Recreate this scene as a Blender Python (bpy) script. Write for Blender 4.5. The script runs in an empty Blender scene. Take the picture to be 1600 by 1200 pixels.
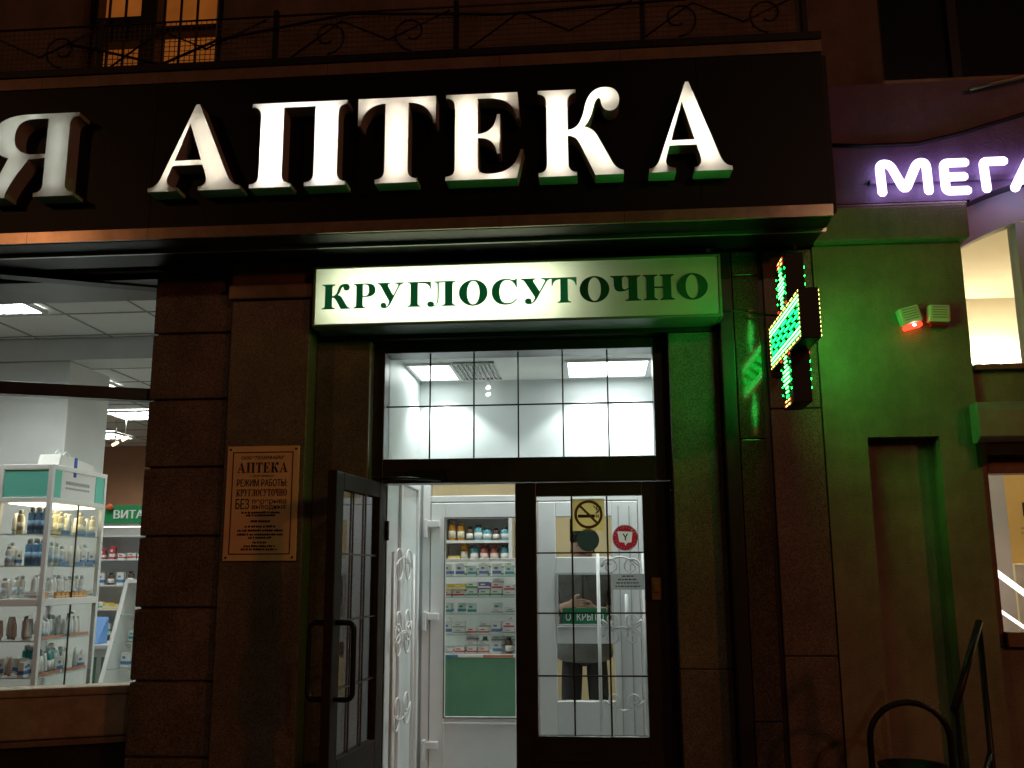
import bpy, math, random
from mathutils import Vector, Matrix

S = bpy.context.scene
COL = S.collection
rnd = random.Random(7)
R = math.radians

# ------------------------------------------------------------------ camera
cam = bpy.data.cameras.new("camera"); camo = bpy.data.objects.new("camera", cam); COL.objects.link(camo)
yaw, pitch, roll = R(4.764), R(11.126), R(-.30)
_r = Vector((math.cos(yaw), math.sin(yaw), 0))
_f = Vector((-math.sin(yaw)*math.cos(pitch), math.cos(yaw)*math.cos(pitch), math.sin(pitch)))
_u = _r.cross(_f)
_r2 = math.cos(roll)*_r + math.sin(roll)*_u; _u2 = -math.sin(roll)*_r + math.cos(roll)*_u
camo.matrix_world = Matrix(((_r2.x, _u2.x, -_f.x, 0), (_r2.y, _u2.y, -_f.y, -4.85), (_r2.z, _u2.z, -_f.z, 1.6), (0, 0, 0, 1)))
cam.sensor_fit = 'HORIZONTAL'; cam.sensor_width = 36; cam.lens = 36*1500/1600
cam.clip_start = .05; cam.clip_end = 500
S.camera = camo

# ------------------------------------------------------------------ night sky, street lamp, exposure
w = bpy.data.worlds.new("World"); S.world = w; w.use_nodes = True
nt = w.node_tree; bg = nt.nodes['Background']
sky = nt.nodes.new('ShaderNodeTexSky'); sky.sky_type = 'NISHITA'; sky.sun_disc = False
sky.sun_elevation = R(-4); sky.sun_rotation = R(200)
nt.links.new(sky.outputs[0], bg.inputs[0]); bg.inputs[1].default_value = .012
S.view_settings.view_transform = 'Standard'; S.view_settings.look = 'None'
S.view_settings.exposure = 0; S.view_settings.gamma = 1
S.cycles.use_denoising = True; S.cycles.max_bounces = 8; S.cycles.transparent_max_bounces = 24
S.cycles.sample_clamp_indirect = 3; S.cycles.caustics_reflective = False; S.cycles.caustics_refractive = False

def lamp(name, kind, loc, energy, color, **kw):
    l = bpy.data.lights.new(name, kind); l.energy = energy; l.color = color
    for k, v in kw.items(): setattr(l, k, v)
    o = bpy.data.objects.new(name, l); COL.objects.link(o); o.location = loc
    return o
# sodium street lamps on the far side of the street (their orange light lies on the facade), then an added fill lamp
lamp("street_and_fill_light", 'POINT', (-8.3, -9.3, 6.5), 150, (1, .45, .19), shadow_soft_size=.3)
lamp("street_and_fill_light", 'POINT', (9.0, -10.5, 5.2), 500, (1, .24, .09), shadow_soft_size=.4)

lamp("street_and_fill_light", 'POINT', (5.5, -14.0, 8.0), 240, (1, .60, .38), shadow_soft_size=.12)  # unseen lamp added as soft ambient fill on the facade

# ------------------------------------------------------------------ materials
def mat(name, col, rough=.6, metal=0, noise=None, bump=None, spec=.5, emit=None, estr=0, speck=None, streak=None):
    m = bpy.data.materials.new(name); m.use_nodes = True; t = m.node_tree; b = t.nodes['Principled BSDF']
    b.inputs['Base Color'].default_value = (*col, 1); b.inputs['Roughness'].default_value = rough
    b.inputs['Metallic'].default_value = metal; b.inputs['Specular IOR Level'].default_value = spec
    tc = t.nodes.new('ShaderNodeTexCoord')
    last = None
    if noise:
        sc, amt = noise
        n = t.nodes.new('ShaderNodeTexNoise'); n.inputs['Scale'].default_value = sc; n.inputs['Detail'].default_value = 8
        n.inputs['Roughness'].default_value = .65
        t.links.new(tc.outputs['Object'], n.inputs['Vector'])
        r = t.nodes.new('ShaderNodeValToRGB')
        r.color_ramp.elements[0].position = .3; r.color_ramp.elements[1].position = .72
        r.color_ramp.elements[0].color = (*[c*(1-amt) for c in col], 1)
        r.color_ramp.elements[1].color = (*[min(1, c*(1+amt)) for c in col], 1)
        t.links.new(n.outputs['Fac'], r.inputs[0]); last = r.outputs[0]
    if speck:
        sc, dark = speck
        v = t.nodes.new('ShaderNodeTexVoronoi'); v.inputs['Scale'].default_value = sc
        t.links.new(tc.outputs['Object'], v.inputs['Vector'])
        bw = t.nodes.new('ShaderNodeRGBToBW'); t.links.new(v.outputs['Color'], bw.inputs[0])
        r2 = t.nodes.new('ShaderNodeValToRGB')
        r2.color_ramp.elements[0].position = .25; r2.color_ramp.elements[1].position = .75
        r2.color_ramp.elements[0].color = (dark, dark, dark, 1); r2.color_ramp.elements[1].color = (1.3, 1.3, 1.3, 1)
        t.links.new(bw.outputs[0], r2.inputs[0])
        mx = t.nodes.new('ShaderNodeMixRGB'); mx.blend_type = 'MULTIPLY'; mx.inputs[0].default_value = 1
        if last: t.links.new(last, mx.inputs[1])
        else: mx.inputs[1].default_value = (*col, 1)
        t.links.new(r2.outputs[0], mx.inputs[2]); last = mx.outputs[0]
    if streak:      # rain streaks, grime and worn patches
        mp = t.nodes.new('ShaderNodeMapping'); mp.inputs['Scale'].default_value = (2.2, 2.2, .55)
        t.links.new(tc.outputs['Object'], mp.inputs['Vector'])
        for vec, sc, lo in ((mp.outputs[0], 1.6, streak), (tc.outputs['Object'], 2.3, streak*.8)):
            n = t.nodes.new('ShaderNodeTexNoise'); n.inputs['Scale'].default_value = sc; n.inputs['Detail'].default_value = 7; n.inputs['Roughness'].default_value = .7
            t.links.new(vec, n.inputs['Vector'])
            r3 = t.nodes.new('ShaderNodeValToRGB'); r3.color_ramp.elements[0].position = .36; r3.color_ramp.elements[1].position = .60
            r3.color_ramp.elements[0].color = (1-lo, 1-lo, 1-lo, 1); r3.color_ramp.elements[1].color = (1, 1, 1, 1)
            t.links.new(n.outputs['Fac'], r3.inputs[0])
            mx = t.nodes.new('ShaderNodeMixRGB'); mx.blend_type = 'MULTIPLY'; mx.inputs[0].default_value = 1
            if last: t.links.new(last, mx.inputs[1])
            else: mx.inputs[1].default_value = (*col, 1)
            t.links.new(r3.outputs[0], mx.inputs[2]); last = mx.outputs[0]
    if last: t.links.new(last, b.inputs['Base Color'])
    if bump:
        sc, st = bump
        n = t.nodes.new('ShaderNodeTexNoise'); n.inputs['Scale'].default_value = sc; n.inputs['Detail'].default_value = 6
        t.links.new(tc.outputs['Object'], n.inputs['Vector'])
        bp = t.nodes.new('ShaderNodeBump'); bp.inputs['Strength'].default_value = st; bp.inputs['Distance'].default_value = .01
        t.links.new(n.outputs['Fac'], bp.inputs['Height']); t.links.new(bp.outputs[0], b.inputs['Normal'])
    if emit:
        b.inputs['Emission Color'].default_value = (*emit, 1); b.inputs['Emission Strength'].default_value = estr
    return m

def glass(name, tint=(.94, .96, .95), base=.05, graz=1.0):
    m = bpy.data.materials.new(name); m.use_nodes = True; t = m.node_tree; t.nodes.clear()
    o = t.nodes.new('ShaderNodeOutputMaterial'); a = t.nodes.new('ShaderNodeBsdfTransparent'); g = t.nodes.new('ShaderNodeBsdfGlossy')
    a.inputs[0].default_value = (*tint, 1); g.inputs['Roughness'].default_value = .01
    lw = t.nodes.new('ShaderNodeLayerWeight'); lw.inputs[0].default_value = .5
    p = t.nodes.new('ShaderNodeMath'); p.operation = 'POWER'; p.inputs[1].default_value = 3.2
    ma = t.nodes.new('ShaderNodeMath'); ma.operation = 'MULTIPLY_ADD'; ma.inputs[1].default_value = graz; ma.inputs[2].default_value = base
    mx = t.nodes.new('ShaderNodeMixShader')
    t.links.new(lw.outputs['Facing'], p.inputs[0]); t.links.new(p.outputs[0], ma.inputs[0]); t.links.new(ma.outputs[0], mx.inputs[0])
    t.links.new(a.outputs[0], mx.inputs[1]); t.links.new(g.outputs[0], mx.inputs[2]); t.links.new(mx.outputs[0], o.inputs[0])
    return m

def translucent(name, col, t_amt=.6, rough=.3):
    m = bpy.data.materials.new(name); m.use_nodes = True; t = m.node_tree; b = t.nodes['Principled BSDF']
    b.inputs['Base Color'].default_value = (*col, 1); b.inputs['Roughness'].default_value = rough
    tr = t.nodes.new('ShaderNodeBsdfTranslucent'); tr.inputs[0].default_value = (*col, 1)
    mx = t.nodes.new('ShaderNodeMixShader'); mx.inputs[0].default_value = t_amt
    t.links.new(b.outputs[0], mx.inputs[1]); t.links.new(tr.outputs[0], mx.inputs[2])
    t.links.new(mx.outputs[0], t.nodes['Material Output'].inputs[0])
    return m

def emis(name, col, s, mott=None):
    m = bpy.data.materials.new(name); m.use_nodes = True; t = m.node_tree; t.nodes.clear()
    o = t.nodes.new('ShaderNodeOutputMaterial'); e = t.nodes.new('ShaderNodeEmission')
    e.inputs[0].default_value = (*col, 1); e.inputs[1].default_value = s
    t.links.new(e.outputs[0], o.inputs[0])
    if mott:      # uneven glow put into the emission
        tc = t.nodes.new('ShaderNodeTexCoord'); n = t.nodes.new('ShaderNodeTexNoise')
        n.inputs['Scale'].default_value = mott[0]; n.inputs['Detail'].default_value = 3
        t.links.new(tc.outputs['Object'], n.inputs['Vector'])
        mr = t.nodes.new('ShaderNodeMapRange'); mr.inputs[1].default_value = .3; mr.inputs[2].default_value = .7
        mr.inputs[3].default_value = s*(1-mott[1]); mr.inputs[4].default_value = s*(1+mott[1]*.4)
        t.links.new(n.outputs['Fac'], mr.inputs[0]); t.links.new(mr.outputs[0], e.inputs[1])
    return m

M = {}
M['granite'] = mat('brown_granite', (.21, .17, .138), .38, noise=(3, .3), speck=(260, .45), bump=(90, .08), streak=0.24)
M['polished'] = mat('polished_granite', (.10, .08, .065), .09, noise=(4, .2), speck=(240, .4), spec=.5)
M['rustic'] = mat('rusticated_stone', (.175, .14, .113), .55, noise=(4, .35), speck=(180, .5), bump=(60, .45), streak=0.27)
M['blackstone'] = mat('black_stone', (.018, .015, .013), .35, noise=(6, .3))
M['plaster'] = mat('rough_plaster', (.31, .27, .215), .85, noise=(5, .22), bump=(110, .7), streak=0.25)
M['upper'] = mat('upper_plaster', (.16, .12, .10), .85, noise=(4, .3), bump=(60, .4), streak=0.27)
M['fascia'] = mat('purple_fascia', (.16, .105, .20), .6, noise=(5, .25), bump=(60, .3), streak=0.21)
M['signboard'] = mat('black_composite_panel', (.0042, .0048, .0046), .42, noise=(3, .25), bump=(30, .05), spec=.22, streak=0.30)
M['copper'] = mat('copper_strip', (.36, .26, .19), .22, .45, noise=(6, .25), streak=0.18)
M['darkmetal'] = mat('dark_metal', (.02, .02, .02), .4, .6)
M['blackpaint'] = mat('black_paint', (.008, .008, .008), .45, spec=.3)
M['doorbrown'] = mat('brown_door_paint', (.035, .023, .018), .3, noise=(8, .25), bump=(40, .08), streak=0.24)
M['doorinner'] = mat('brown_door_inside', (.030, .019, .014), .6, noise=(8, .2), spec=.12)
M['brass'] = mat('dark_brass_strip', (.05, .035, .02), .35, .7)
M['alu'] = mat('aluminium', (.55, .55, .55), .3, .9)
M['white'] = mat('white_plastic', (.78, .79, .79), .3, noise=(5, .04))
M['whitewall'] = mat('white_wall', (.72, .74, .74), .6, noise=(4, .05), bump=(30, .05))
M['vestwall'] = mat('vestibule_panel', (.66, .70, .70), .45, noise=(3, .05))
M['ceil'] = mat('ceiling_tile', (.88, .88, .85), .8, noise=(60, .04))
M['tee'] = mat('ceiling_tee', (.30, .30, .28), .6)
M['brownwall'] = mat('brown_interior_wall', (.40, .19, .10), .7, noise=(3, .1))
M['floor'] = mat('floor_tile', (.78, .77, .74), .3, noise=(6, .05))
M['pave'] = mat('wet_paving', (.06, .055, .05), .5, noise=(8, .3), bump=(40, .3))
M['glass'] = glass('window_glass')
M['thinglass'] = glass('cabinet_glass', (.95, .97, .96), .04, .6)
M['glassedge'] = mat('glass_shelf', (.45, .58, .54), .15)
M['teal'] = mat('teal_panel', (.16, .60, .50), .35)
M['green'] = mat('green_panel', (.02, .27, .09), .4)
M['palegreen'] = mat('counter_green', (.10, .26, .16), .5, noise=(6, .1))
M['beige'] = mat('beige_wall', (.72, .58, .35), .6)
M['sill'] = mat('stone_sill', (.34, .28, .20), .6, noise=(10, .3), bump=(40, .3))
M['paper'] = mat('paper', (.8, .8, .78), .8)
M['badge'] = translucent('white_badge', (.8, .78, .70), .5)
M['ink'] = mat('black_ink', (.02, .015, .012), .6)
M['plaque'] = mat('brass_plaque', (.92, .62, .33), .42, 0, noise=(6, .12))
M['iron'] = mat('white_iron', (.80, .80, .78), .4)
M['cream'] = mat('cream_wall', (.82, .74, .56), .7, noise=(4, .05))
M['wood'] = mat('brown_wood', (.20, .10, .055), .5, noise=(12, .3))
M['greyframe'] = mat('grey_frame', (.45, .45, .44), .45)
M['yellow'] = translucent('yellow_sticker', (.80, .62, .22), .5)
M['red'] = translucent('dark_red_sticker', (.45, .02, .05), .5)
M['darkgreen'] = translucent('dark_green_film', (.03, .05, .04), .5)
M['greenink'] = mat('green_letter_glow_film', (.006, .13, .055), .45, emit=(.0, .30, .09), estr=.14)  # tube light through the film is put into its emission
M['greendark'] = mat('green_letter_unlit', (.002, .075, .035), .5, spec=.15)  # unlit copy of the film, shade put into a darker colour
M['opal'] = translucent('opal_acrylic', (.82, .84, .72), .62)
M['lensred'] = mat('red_lens', (.35, .01, .01), .2)
M['darkglass'] = mat('dark_window_glass', (.010, .010, .022), .18)
M['panel_on'] = emis('lit_diffuser', (.95, 1, .93), 38)
M['panel_vest'] = emis('lit_vestibule_diffuser', (.93, 1, .97), 8)
M['curtain'] = emis('lit_orange_curtain', (1, .27, .04), .21, (3, .35))  # room light behind the cloth is put into its own emission

# ------------------------------------------------------------------ mesh builder
class MB:
    def __init__(s): s.v = []; s.f = []; s.mi = []; s.cur = 0; s.sm = []; s.smooth = False
    def m(s, i): s.cur = i; return s
    def face(s, idx): s.f.append(tuple(idx)); s.mi.append(s.cur); s.sm.append(s.smooth)
    def poly(s, pts):
        b = len(s.v); s.v += [Vector(p) for p in pts]; s.face(range(b, b+len(pts))); return s
    def box(s, x0, x1, y0, y1, z0, z1, mtx=None):
        b = len(s.v)
        P = [Vector((x, y, z)) for x in (x0, x1) for y in (y0, y1) for z in (z0, z1)]
        if mtx: P = [mtx @ p for p in P]
        s.v += P
        for q in ((0, 1, 3, 2), (4, 6, 7, 5), (0, 4, 5, 1), (2, 3, 7, 6), (0, 2, 6, 4), (1, 5, 7, 3)): s.face([b+i for i in q])
        return s
    def ring_y(s, x0, x1, z0, z1, wl, wr, wb, wt, y0, y1, mtx=None):       # rectangular frame in the XZ plane
        s.box(x0, x0+wl, y0, y1, z0, z1, mtx); s.box(x1-wr, x1, y0, y1, z0, z1, mtx)
        s.box(x0+wl, x1-wr, y0, y1, z0, z0+wb, mtx); s.box(x0+wl, x1-wr, y0, y1, z1-wt, z1, mtx); return s
    def prism(s, pts, axis, a0, a1):
        # pts 2D; axis 'y': (x,z) extruded along y ; 'x': (y,z) along x ; 'z': (x,y)
        def P(p, a): return Vector((p[0], a, p[1])) if axis == 'y' else Vector((a, p[0], p[1])) if axis == 'x' else Vector((p[0], p[1], a))
        n = len(pts); b = len(s.v)
        s.v += [P(p, a0) for p in pts] + [P(p, a1) for p in pts]
        s.face(range(b, b+n)); s.face(range(b+2*n-1, b+n-1, -1))
        for i in range(n): j = (i+1) % n; s.face((b+i, b+n+i, b+n+j, b+j))
        return s
    def tube(s, path, r, n=8, cap=True, flat=None):
        path = [Vector(p) for p in path]; b = len(s.v); k = len(path); prev = None
        sm0 = s.smooth; s.smooth = True
        for i, p in enumerate(path):
            t = (path[min(i+1, k-1)]-path[max(i-1, 0)]).normalized()
            if prev is None:
                a = Vector((0, 0, 1)) if abs(t.z) < .9 else Vector((0, 1, 0))
                nrm = (a - t*a.dot(t)).normalized()
            else: nrm = (prev - t*prev.dot(t)).normalized()
            prev = nrm; bi = t.cross(nrm); rr = r[i] if isinstance(r, (list, tuple)) else r
            for j in range(n):
                an = 2*math.pi*j/n; s.v.append(p + nrm*(rr*math.cos(an)) + bi*(rr*math.sin(an)))
        for i in range(k-1):
            for j in range(n):
                j2 = (j+1) % n; s.face((b+i*n+j, b+i*n+j2, b+(i+1)*n+j2, b+(i+1)*n+j))
        if cap: s.face([b+j for j in range(n)][::-1]); s.face([b+(k-1)*n+j for j in range(n)])
        s.smooth = sm0; return s
    def lathe(s, prof, c, n=16):
        b = len(s.v); k = len(prof); sm0 = s.smooth; s.smooth = True
        for r, z in prof:
            for j in range(n):
                an = 2*math.pi*j/n; s.v.append(Vector((c[0]+r*math.cos(an), c[1]+r*math.sin(an), c[2]+z)))
        for i in range(k-1):
            for j in range(n):
                j2 = (j+1) % n; s.face((b+i*n+j, b+i*n+j2, b+(i+1)*n+j2, b+(i+1)*n+j))
        s.face([b+j for j in range(n)][::-1]); s.face([b+(k-1)*n+j for j in range(n)])
        s.smooth = sm0; return s
    def disc(s, cx, cz, r, y0, y1, n=28, r_in=0):
        if r_in <= 0: return s.prism([(cx+r*math.cos(2*math.pi*i/n), cz+r*math.sin(2*math.pi*i/n)) for i in range(n)], 'y', y0, y1)
        for i in range(n):
            a, c = 2*math.pi*i/n, 2*math.pi*(i+1)/n
            s.prism([(cx+r*math.cos(a), cz+r*math.sin(a)), (cx+r*math.cos(c), cz+r*math.sin(c)),
                     (cx+r_in*math.cos(c), cz+r_in*math.sin(c)), (cx+r_in*math.cos(a), cz+r_in*math.sin(a))], 'y', y0, y1)
        return s
    def add(s, me, fn, mi=None):
        b = len(s.v); s.v += [Vector(fn(v.co)) for v in me.vertices]
        for p in me.polygons:
            s.f.append(tuple(b+i for i in p.vertices)); s.mi.append(s.cur if mi is None else mi(p)); s.sm.append(False)
        return s
    def build(s, name, mats, parent=None, bevel=0, seg=2, **props):
        me = bpy.data.meshes.new(name)
        inv = parent.matrix_basis.inverted() if parent else Matrix()
        pp = parent.parent if parent else None
        while pp: inv = inv @ pp.matrix_basis.inverted(); pp = pp.parent
        me.from_pydata([inv @ v for v in s.v], [], s.f)
        if not isinstance(mats, (list, tuple)): mats = [mats]
        for m_ in mats: me.materials.append(m_)
        me.polygons.foreach_set('material_index', s.mi); me.polygons.foreach_set('use_smooth', s.sm); me.update()
        o = bpy.data.objects.new(name, me); COL.objects.link(o)
        if parent: o.parent = parent
        if bevel:
            md = o.modifiers.new('bevel', 'BEVEL'); md.width = bevel; md.segments = seg; md.limit_method = 'ANGLE'
        for k, v in props.items(): o[k] = v
        return o

def thing(name, label, cat, loc=(0, 0, 0), rz=0, group=None):
    o = bpy.data.objects.new(name, None); COL.objects.link(o); o.empty_display_size = .1
    o.matrix_basis = Matrix.Translation(loc) @ Matrix.Rotation(rz, 4, 'Z')
    o['label'] = label; o['category'] = cat
    if group: o['group'] = group
    return o
def tag(o, label, cat, group=None):
    o['label'] = label; o['category'] = cat
    if group: o['group'] = group
    return o
def struct(o): o['kind'] = 'structure'; return o
def dup(root, loc, label=None, rz=None):
    r = root.copy(); COL.objects.link(r); r.location = loc
    if rz is not None: r.rotation_euler.z = rz
    if label: r['label'] = label
    for ch in list(root.children):
        c = ch.copy(); COL.objects.link(c); c.parent = r
        for g in ch.children:
            d = g.copy(); COL.objects.link(d); d.parent = c
    return r

# ------------------------------------------------------------------ lettering
def sample(path, n=10):
    out = []
    for p in path:
        if p[0] == 'c':
            x0, y0 = out[-1]; _, x1, y1, x2, y2, x3, y3 = p
            for i in range(1, n+1):
                t = i/n; a = (1-t)**3; b = 3*t*(1-t)**2; c = 3*t*t*(1-t); d = t**3
                out.append((a*x0+b*x1+c*x2+d*x3, a*y0+b*y1+c*y2+d*y3))
        else: out.append(p)
    return out
def foot(a, b, e=.1):
    return [(a, .15), ('c', a, .08, a-e*.35, .045, a-e, .045), (a-e, 0), (b+e, 0), (b+e, .045), ('c', b+e*.35, .045, b, .08, b, .15)]
def headR(b, e=.1): return [(b, .85), ('c', b, .92, b+e*.35, .955, b+e, .955), (b+e, 1)]
def headL(a, e=.1): return [(a-e, 1), (a-e, .955), ('c', a-e*.35, .955, a, .92, a, .85)]
def oval(cx, cy, rx, ry, n=36): return [(cx+rx*math.cos(2*math.pi*i/n), cy+ry*math.sin(2*math.pi*i/n)) for i in range(n)]
GL = {
 'А': [[(0, 0), (.33, 0), (.33, .045), ('c', .25, .05, .19, .08, .215, .17), (.261, .3), (.597, .3), (.64, .17), ('c', .665, .08, .62, .05, .56, .045),
        (.56, 0), (1.03, 0), (1.03, .045), ('c', .95, .05, .91, .1, .88, .17), (.53, 1.03), (.49, 1.03), (.145, .17), ('c', .11, .09, .07, .05, 0, .045)],
       [(.283, .36), (.435, .8), (.578, .36)]],
 'П': [foot(.1, .36)+[(.36, .94), (.71, .94)]+foot(.71, .97)+headR(.97)+headL(.1)],
 'Т': [foot(.295, .545)+[(.545, .93), ('c', .7, .93, .79, .84, .81, .68), (.84, .68), (.84, 1), (0, 1), (0, .68), (.03, .68), ('c', .05, .84, .14, .93, .295, .93)]],
 'Е': [[(0, 0), (.77, 0), (.84, .33), (.81, .33), ('c', .76, .12, .65, .06, .47, .06), ('c', .39, .06, .35, .09, .35, .16), (.35, .48), ('c', .47, .48, .54, .42, .555, .29),
        (.59, .29), (.59, .75), (.555, .75), ('c', .54, .6, .47, .53, .35, .53), (.35, .94), (.45, .94), ('c', .65, .94, .74, .86, .77, .69), (.80, .69), (.78, 1), (0, 1), (0, .955),
        ('c', .07, .955, .1, .92, .1, .86), (.1, .14), ('c', .1, .08, .07, .045, 0, .045)]],
 'К': [foot(.1, .35)+[(.35, .46), ('c', .42, .46, .46, .42, .5, .34), (.66, 0), (.99, 0), (.99, .045), ('c', .9, .06, .87, .12, .83, .2), (.70, .44),
        ('c', .65, .53, .6, .55, .54, .56), ('c', .62, .62, .64, .74, .67, .83), ('c', .70, .90, .735, .90, .74, .86), ('c', .745, .74, .85, .70, .92, .76),
        ('c', .99, .83, .97, .99, .84, 1.01), ('c', .69, 1.03, .60, .95, .56, .82), ('c', .53, .68, .49, .53, .35, .53)]+headR(.35)+headL(.1)],
 'Я': [[(0, 0), (.26, 0), (.26, .045), ('c', .28, .1, .33, .2, .36, .25), (.49, .45), (.68, .46)]+foot(.68, .93)+headR(.93)+
       [(.45, 1), ('c', .15, 1, .06, .88, .06, .73), ('c', .06, .6, .13, .51, .26, .475), (.12, .15), ('c', .09, .07, .05, .045, 0, .045)],
       [(.68, .51), (.55, .51), ('c', .38, .51, .31, .6, .31, .73), ('c', .31, .87, .38, .94, .52, .94), (.68, .94)]],
 'Р': [foot(.1, .35)+[(.35, .45), (.45, .45), ('c', .72, .45, .83, .56, .83, .73), ('c', .83, .9, .72, 1, .48, 1), (0, 1), (0, .955), ('c', .07, .955, .1, .92, .1, .86)],
       [(.35, .5), (.42, .5), ('c', .55, .5, .58, .6, .58, .73), ('c', .58, .88, .55, .955, .42, .955), (.35, .955)]],
 'У': [[(0, 1), (0, .955), ('c', .07, .94, .1, .9, .13, .84), (.43, .24), ('c', .38, .1, .36, .04, .31, .05), ('c', .35, .1, .32, .21, .22, .21), ('c', .09, .2, .08, 0, .21, -.02),
        ('c', .34, -.04, .42, .04, .5, .2), (.79, .84), ('c', .83, .92, .87, .945, .95, .955), (.95, 1), (.63, 1), (.63, .955), ('c', .74, .945, .76, .92, .73, .84), (.575, .48), (.395, .84),
        ('c', .36, .92, .38, .945, .45, .955), (.45, 1)]],
 'Г': [foot(.1, .35)+[(.35, .94), (.45, .94), ('c', .68, .94, .74, .85, .77, .69), (.80, .69), (.79, 1), (0, 1), (0, .955), ('c', .07, .955, .1, .92, .1, .86)]],
 'Л': [foot(.60, .85)+headR(.85)+[(.24, 1), (.24, .955), ('c', .33, .95, .35, .92, .35, .84), (.35, .4), ('c', .35, .13, .31, .04, .23, .04), ('c', .27, .1, .23, .21, .11, .2),
        ('c', -.02, .19, -.02, -.02, .13, -.02), ('c', .32, -.02, .40, .1, .40, .4), (.40, .94), (.60, .94)]],
 'О': [oval(.46, .5, .46, .52), oval(.46, .5, .20, .465)],
 'С': [[(.81, .66), (.78, .66), ('c', .74, .85, .62, .965, .5, .965), ('c', .32, .965, .25, .75, .25, .5), ('c', .25, .25, .31, .05, .5, .05), ('c', .62, .05, .7, .1, .78, .22), (.815, .2),
        ('c', .73, .04, .6, -.02, .45, -.02), ('c', .18, -.02, 0, .2, 0, .5), ('c', 0, .8, .18, 1.02, .44, 1.02), ('c', .58, 1.02, .64, .96, .71, .96), ('c', .75, .96, .76, 1, .77, 1.02), (.81, 1.02)]],
 'Ч': [foot(.54, .80)+headR(.80)+[(.45, 1), (.45, .955), ('c', .51, .95, .54, .92, .54, .86), (.54, .52), ('c', .49, .47, .46, .455, .42, .455), ('c', .37, .455, .35, .52, .35, .62), (.35, .86),
        ('c', .35, .92, .38, .95, .44, .955), (.44, 1), (0, 1), (0, .955), ('c', .07, .95, .1, .92, .1, .86), (.1, .66), ('c', .1, .45, .18, .375, .3, .375), ('c', .41, .375, .49, .42, .54, .46)]],
 'Н': [foot(.1, .35)+[(.35, .47), (.62, .47)]+foot(.62, .87)+headR(.87)+headL(.62)+[(.62, .53), (.35, .53)]+headR(.35)+headL(.1)],
}
def curve_mesh(c):
    o = bpy.data.objects.new('tmp', c); COL.objects.link(o)
    dg = bpy.context.evaluated_depsgraph_get(); dg.update()
    me = bpy.data.meshes.new_from_object(o.evaluated_get(dg))
    bpy.data.objects.remove(o); bpy.data.curves.remove(c)
    return me
def glyph(ch, ext):
    c = bpy.data.curves.new('g', 'CURVE'); c.dimensions = '2D'; c.fill_mode = 'BOTH'; c.extrude = ext
    for con in GL[ch]:
        pts = sample(con); sp = c.splines.new('POLY'); sp.points.add(len(pts)-1); sp.use_cyclic_u = True
        for q, p in zip(sp.points, pts): q.co = (p[0], p[1], 0, 1)
    return curve_mesh(c)
def text_mb(mb, s, x, z, y, width=None, height=None, ext=.0006, bold=0, mirror=False):
    """sans lettering on a plane facing the street, centred at x, baseline z"""
    c = bpy.data.curves.new('t', 'FONT'); c.body = s; c.size = 1; c.extrude = .0
    me = curve_mesh(c)
    if not me.vertices: return
    xs = [v.co.x for v in me.vertices]; zs = [v.co.y for v in me.vertices]
    k = (width/(max(xs)-min(xs))) if width else height/.72
    kz = height/.72 if height else k
    cx = (max(xs)+min(xs))/2; sg = -1 if mirror else 1
    for q in range(3 if bold else 1): mb.add(me, lambda v: (x+sg*(v.x-cx+bold*(q-1)*1.2)*k, y-.0002*q, z+v.y*kz))
def serif_text(mb, s, x0, x1, z, h, y0, y1, gap=.12):
    """serif lettering filling x0..x1"""
    adv = 0; lay = []
    for ch in s:
        me = glyph(ch, .5); wd = max(v.co.x for v in me.vertices); lay.append((me, adv)); adv += wd+gap
    k = (x1-x0)/(adv-gap)
    for me, a in lay: mb.add(me, lambda v, a=a: (x0+(v.x+a)*k, (y0+y1)/2+v.z*(y0-y1), z+v.y*h))

# ================================================================== GROUND
struct(MB().box(-30, 30, -40, 12, -.3, 0).build('pavement', M['pave']))

# ================================================================== PHARMACY FACADE
fac = thing('building', 'brown granite pharmacy front with stepped door surround under the black sign', 'building', (-.5, 0, 0))
mb = MB()
js = [0, .35, .712, 1.074, 1.433, 1.793, 2.15, 2.51, 2.872, 3.235]
for a, b in zip(js[:-1], js[1:]): mb.box(-2.345, -1.9, 0, .55, a+.005, b-.005)
mb.box(-2.325, -1.9, .022, .5, 0, 3.235)
mb.build('rusticated_pier', M['rustic'], fac, bevel=.008)
MB().box(-1.895, -1.467, -.05, .5, 0, 3.03).build('pilaster', M['granite'], fac, bevel=.006)
mb = MB().box(-1.91, -1.452, -.075, .5, 3.034, 3.112).box(-1.9, -1.46, -.06, .5, 3.112, 3.235)
mb.build('capital', M['copper'], fac, bevel=.006, label='narrow metallic capital band above the smooth pilaster')
MB().box(-1.466, -1.172, .09, .6, 0, 2.83).build('door_surround', M['granite'], fac, bevel=.006)
mb = MB()
for a, b in ((0, 1.13), (1.134, 2.83)): mb.box(.41, .664, .09, .6, a, b)
mb.build('door_surround', M['granite'], fac, bevel=.004)
MB().box(-1.466, .664, .088, .6, 2.834, 3.235).build('lintel', M['blackstone'], fac)
MB().box(.668, .738, -.005, .5, 0, 3.235).build('dark_jamb', M['blackstone'], fac, bevel=.006)
mb = MB()
for a, b in ((0, .9), (.904, 2.25), (2.254, 3.1), (3.104, 3.235)): mb.box(.742, .872, 0, .5, a, b)
mb.build('pilaster', M['polished'], fac, bevel=.004, label='narrow polished granite pilaster mirroring the cross')
MB().box(.873, .897, .012, .5, 0, 3.235).build('dark_groove', M['blackstone'], fac)
mb = MB()
for a, b in ((0, 1.2), (1.204, 2.4), (2.404, 3.235)): mb.box(.898, 1.148, 0, .5, a, b)
mb.build('pilaster', M['granite'], fac, bevel=.005)
MB().box(-6, -2.35, .1, .5, 3.215, 3.40).build('lintel', M['blackstone'], fac)
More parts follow.
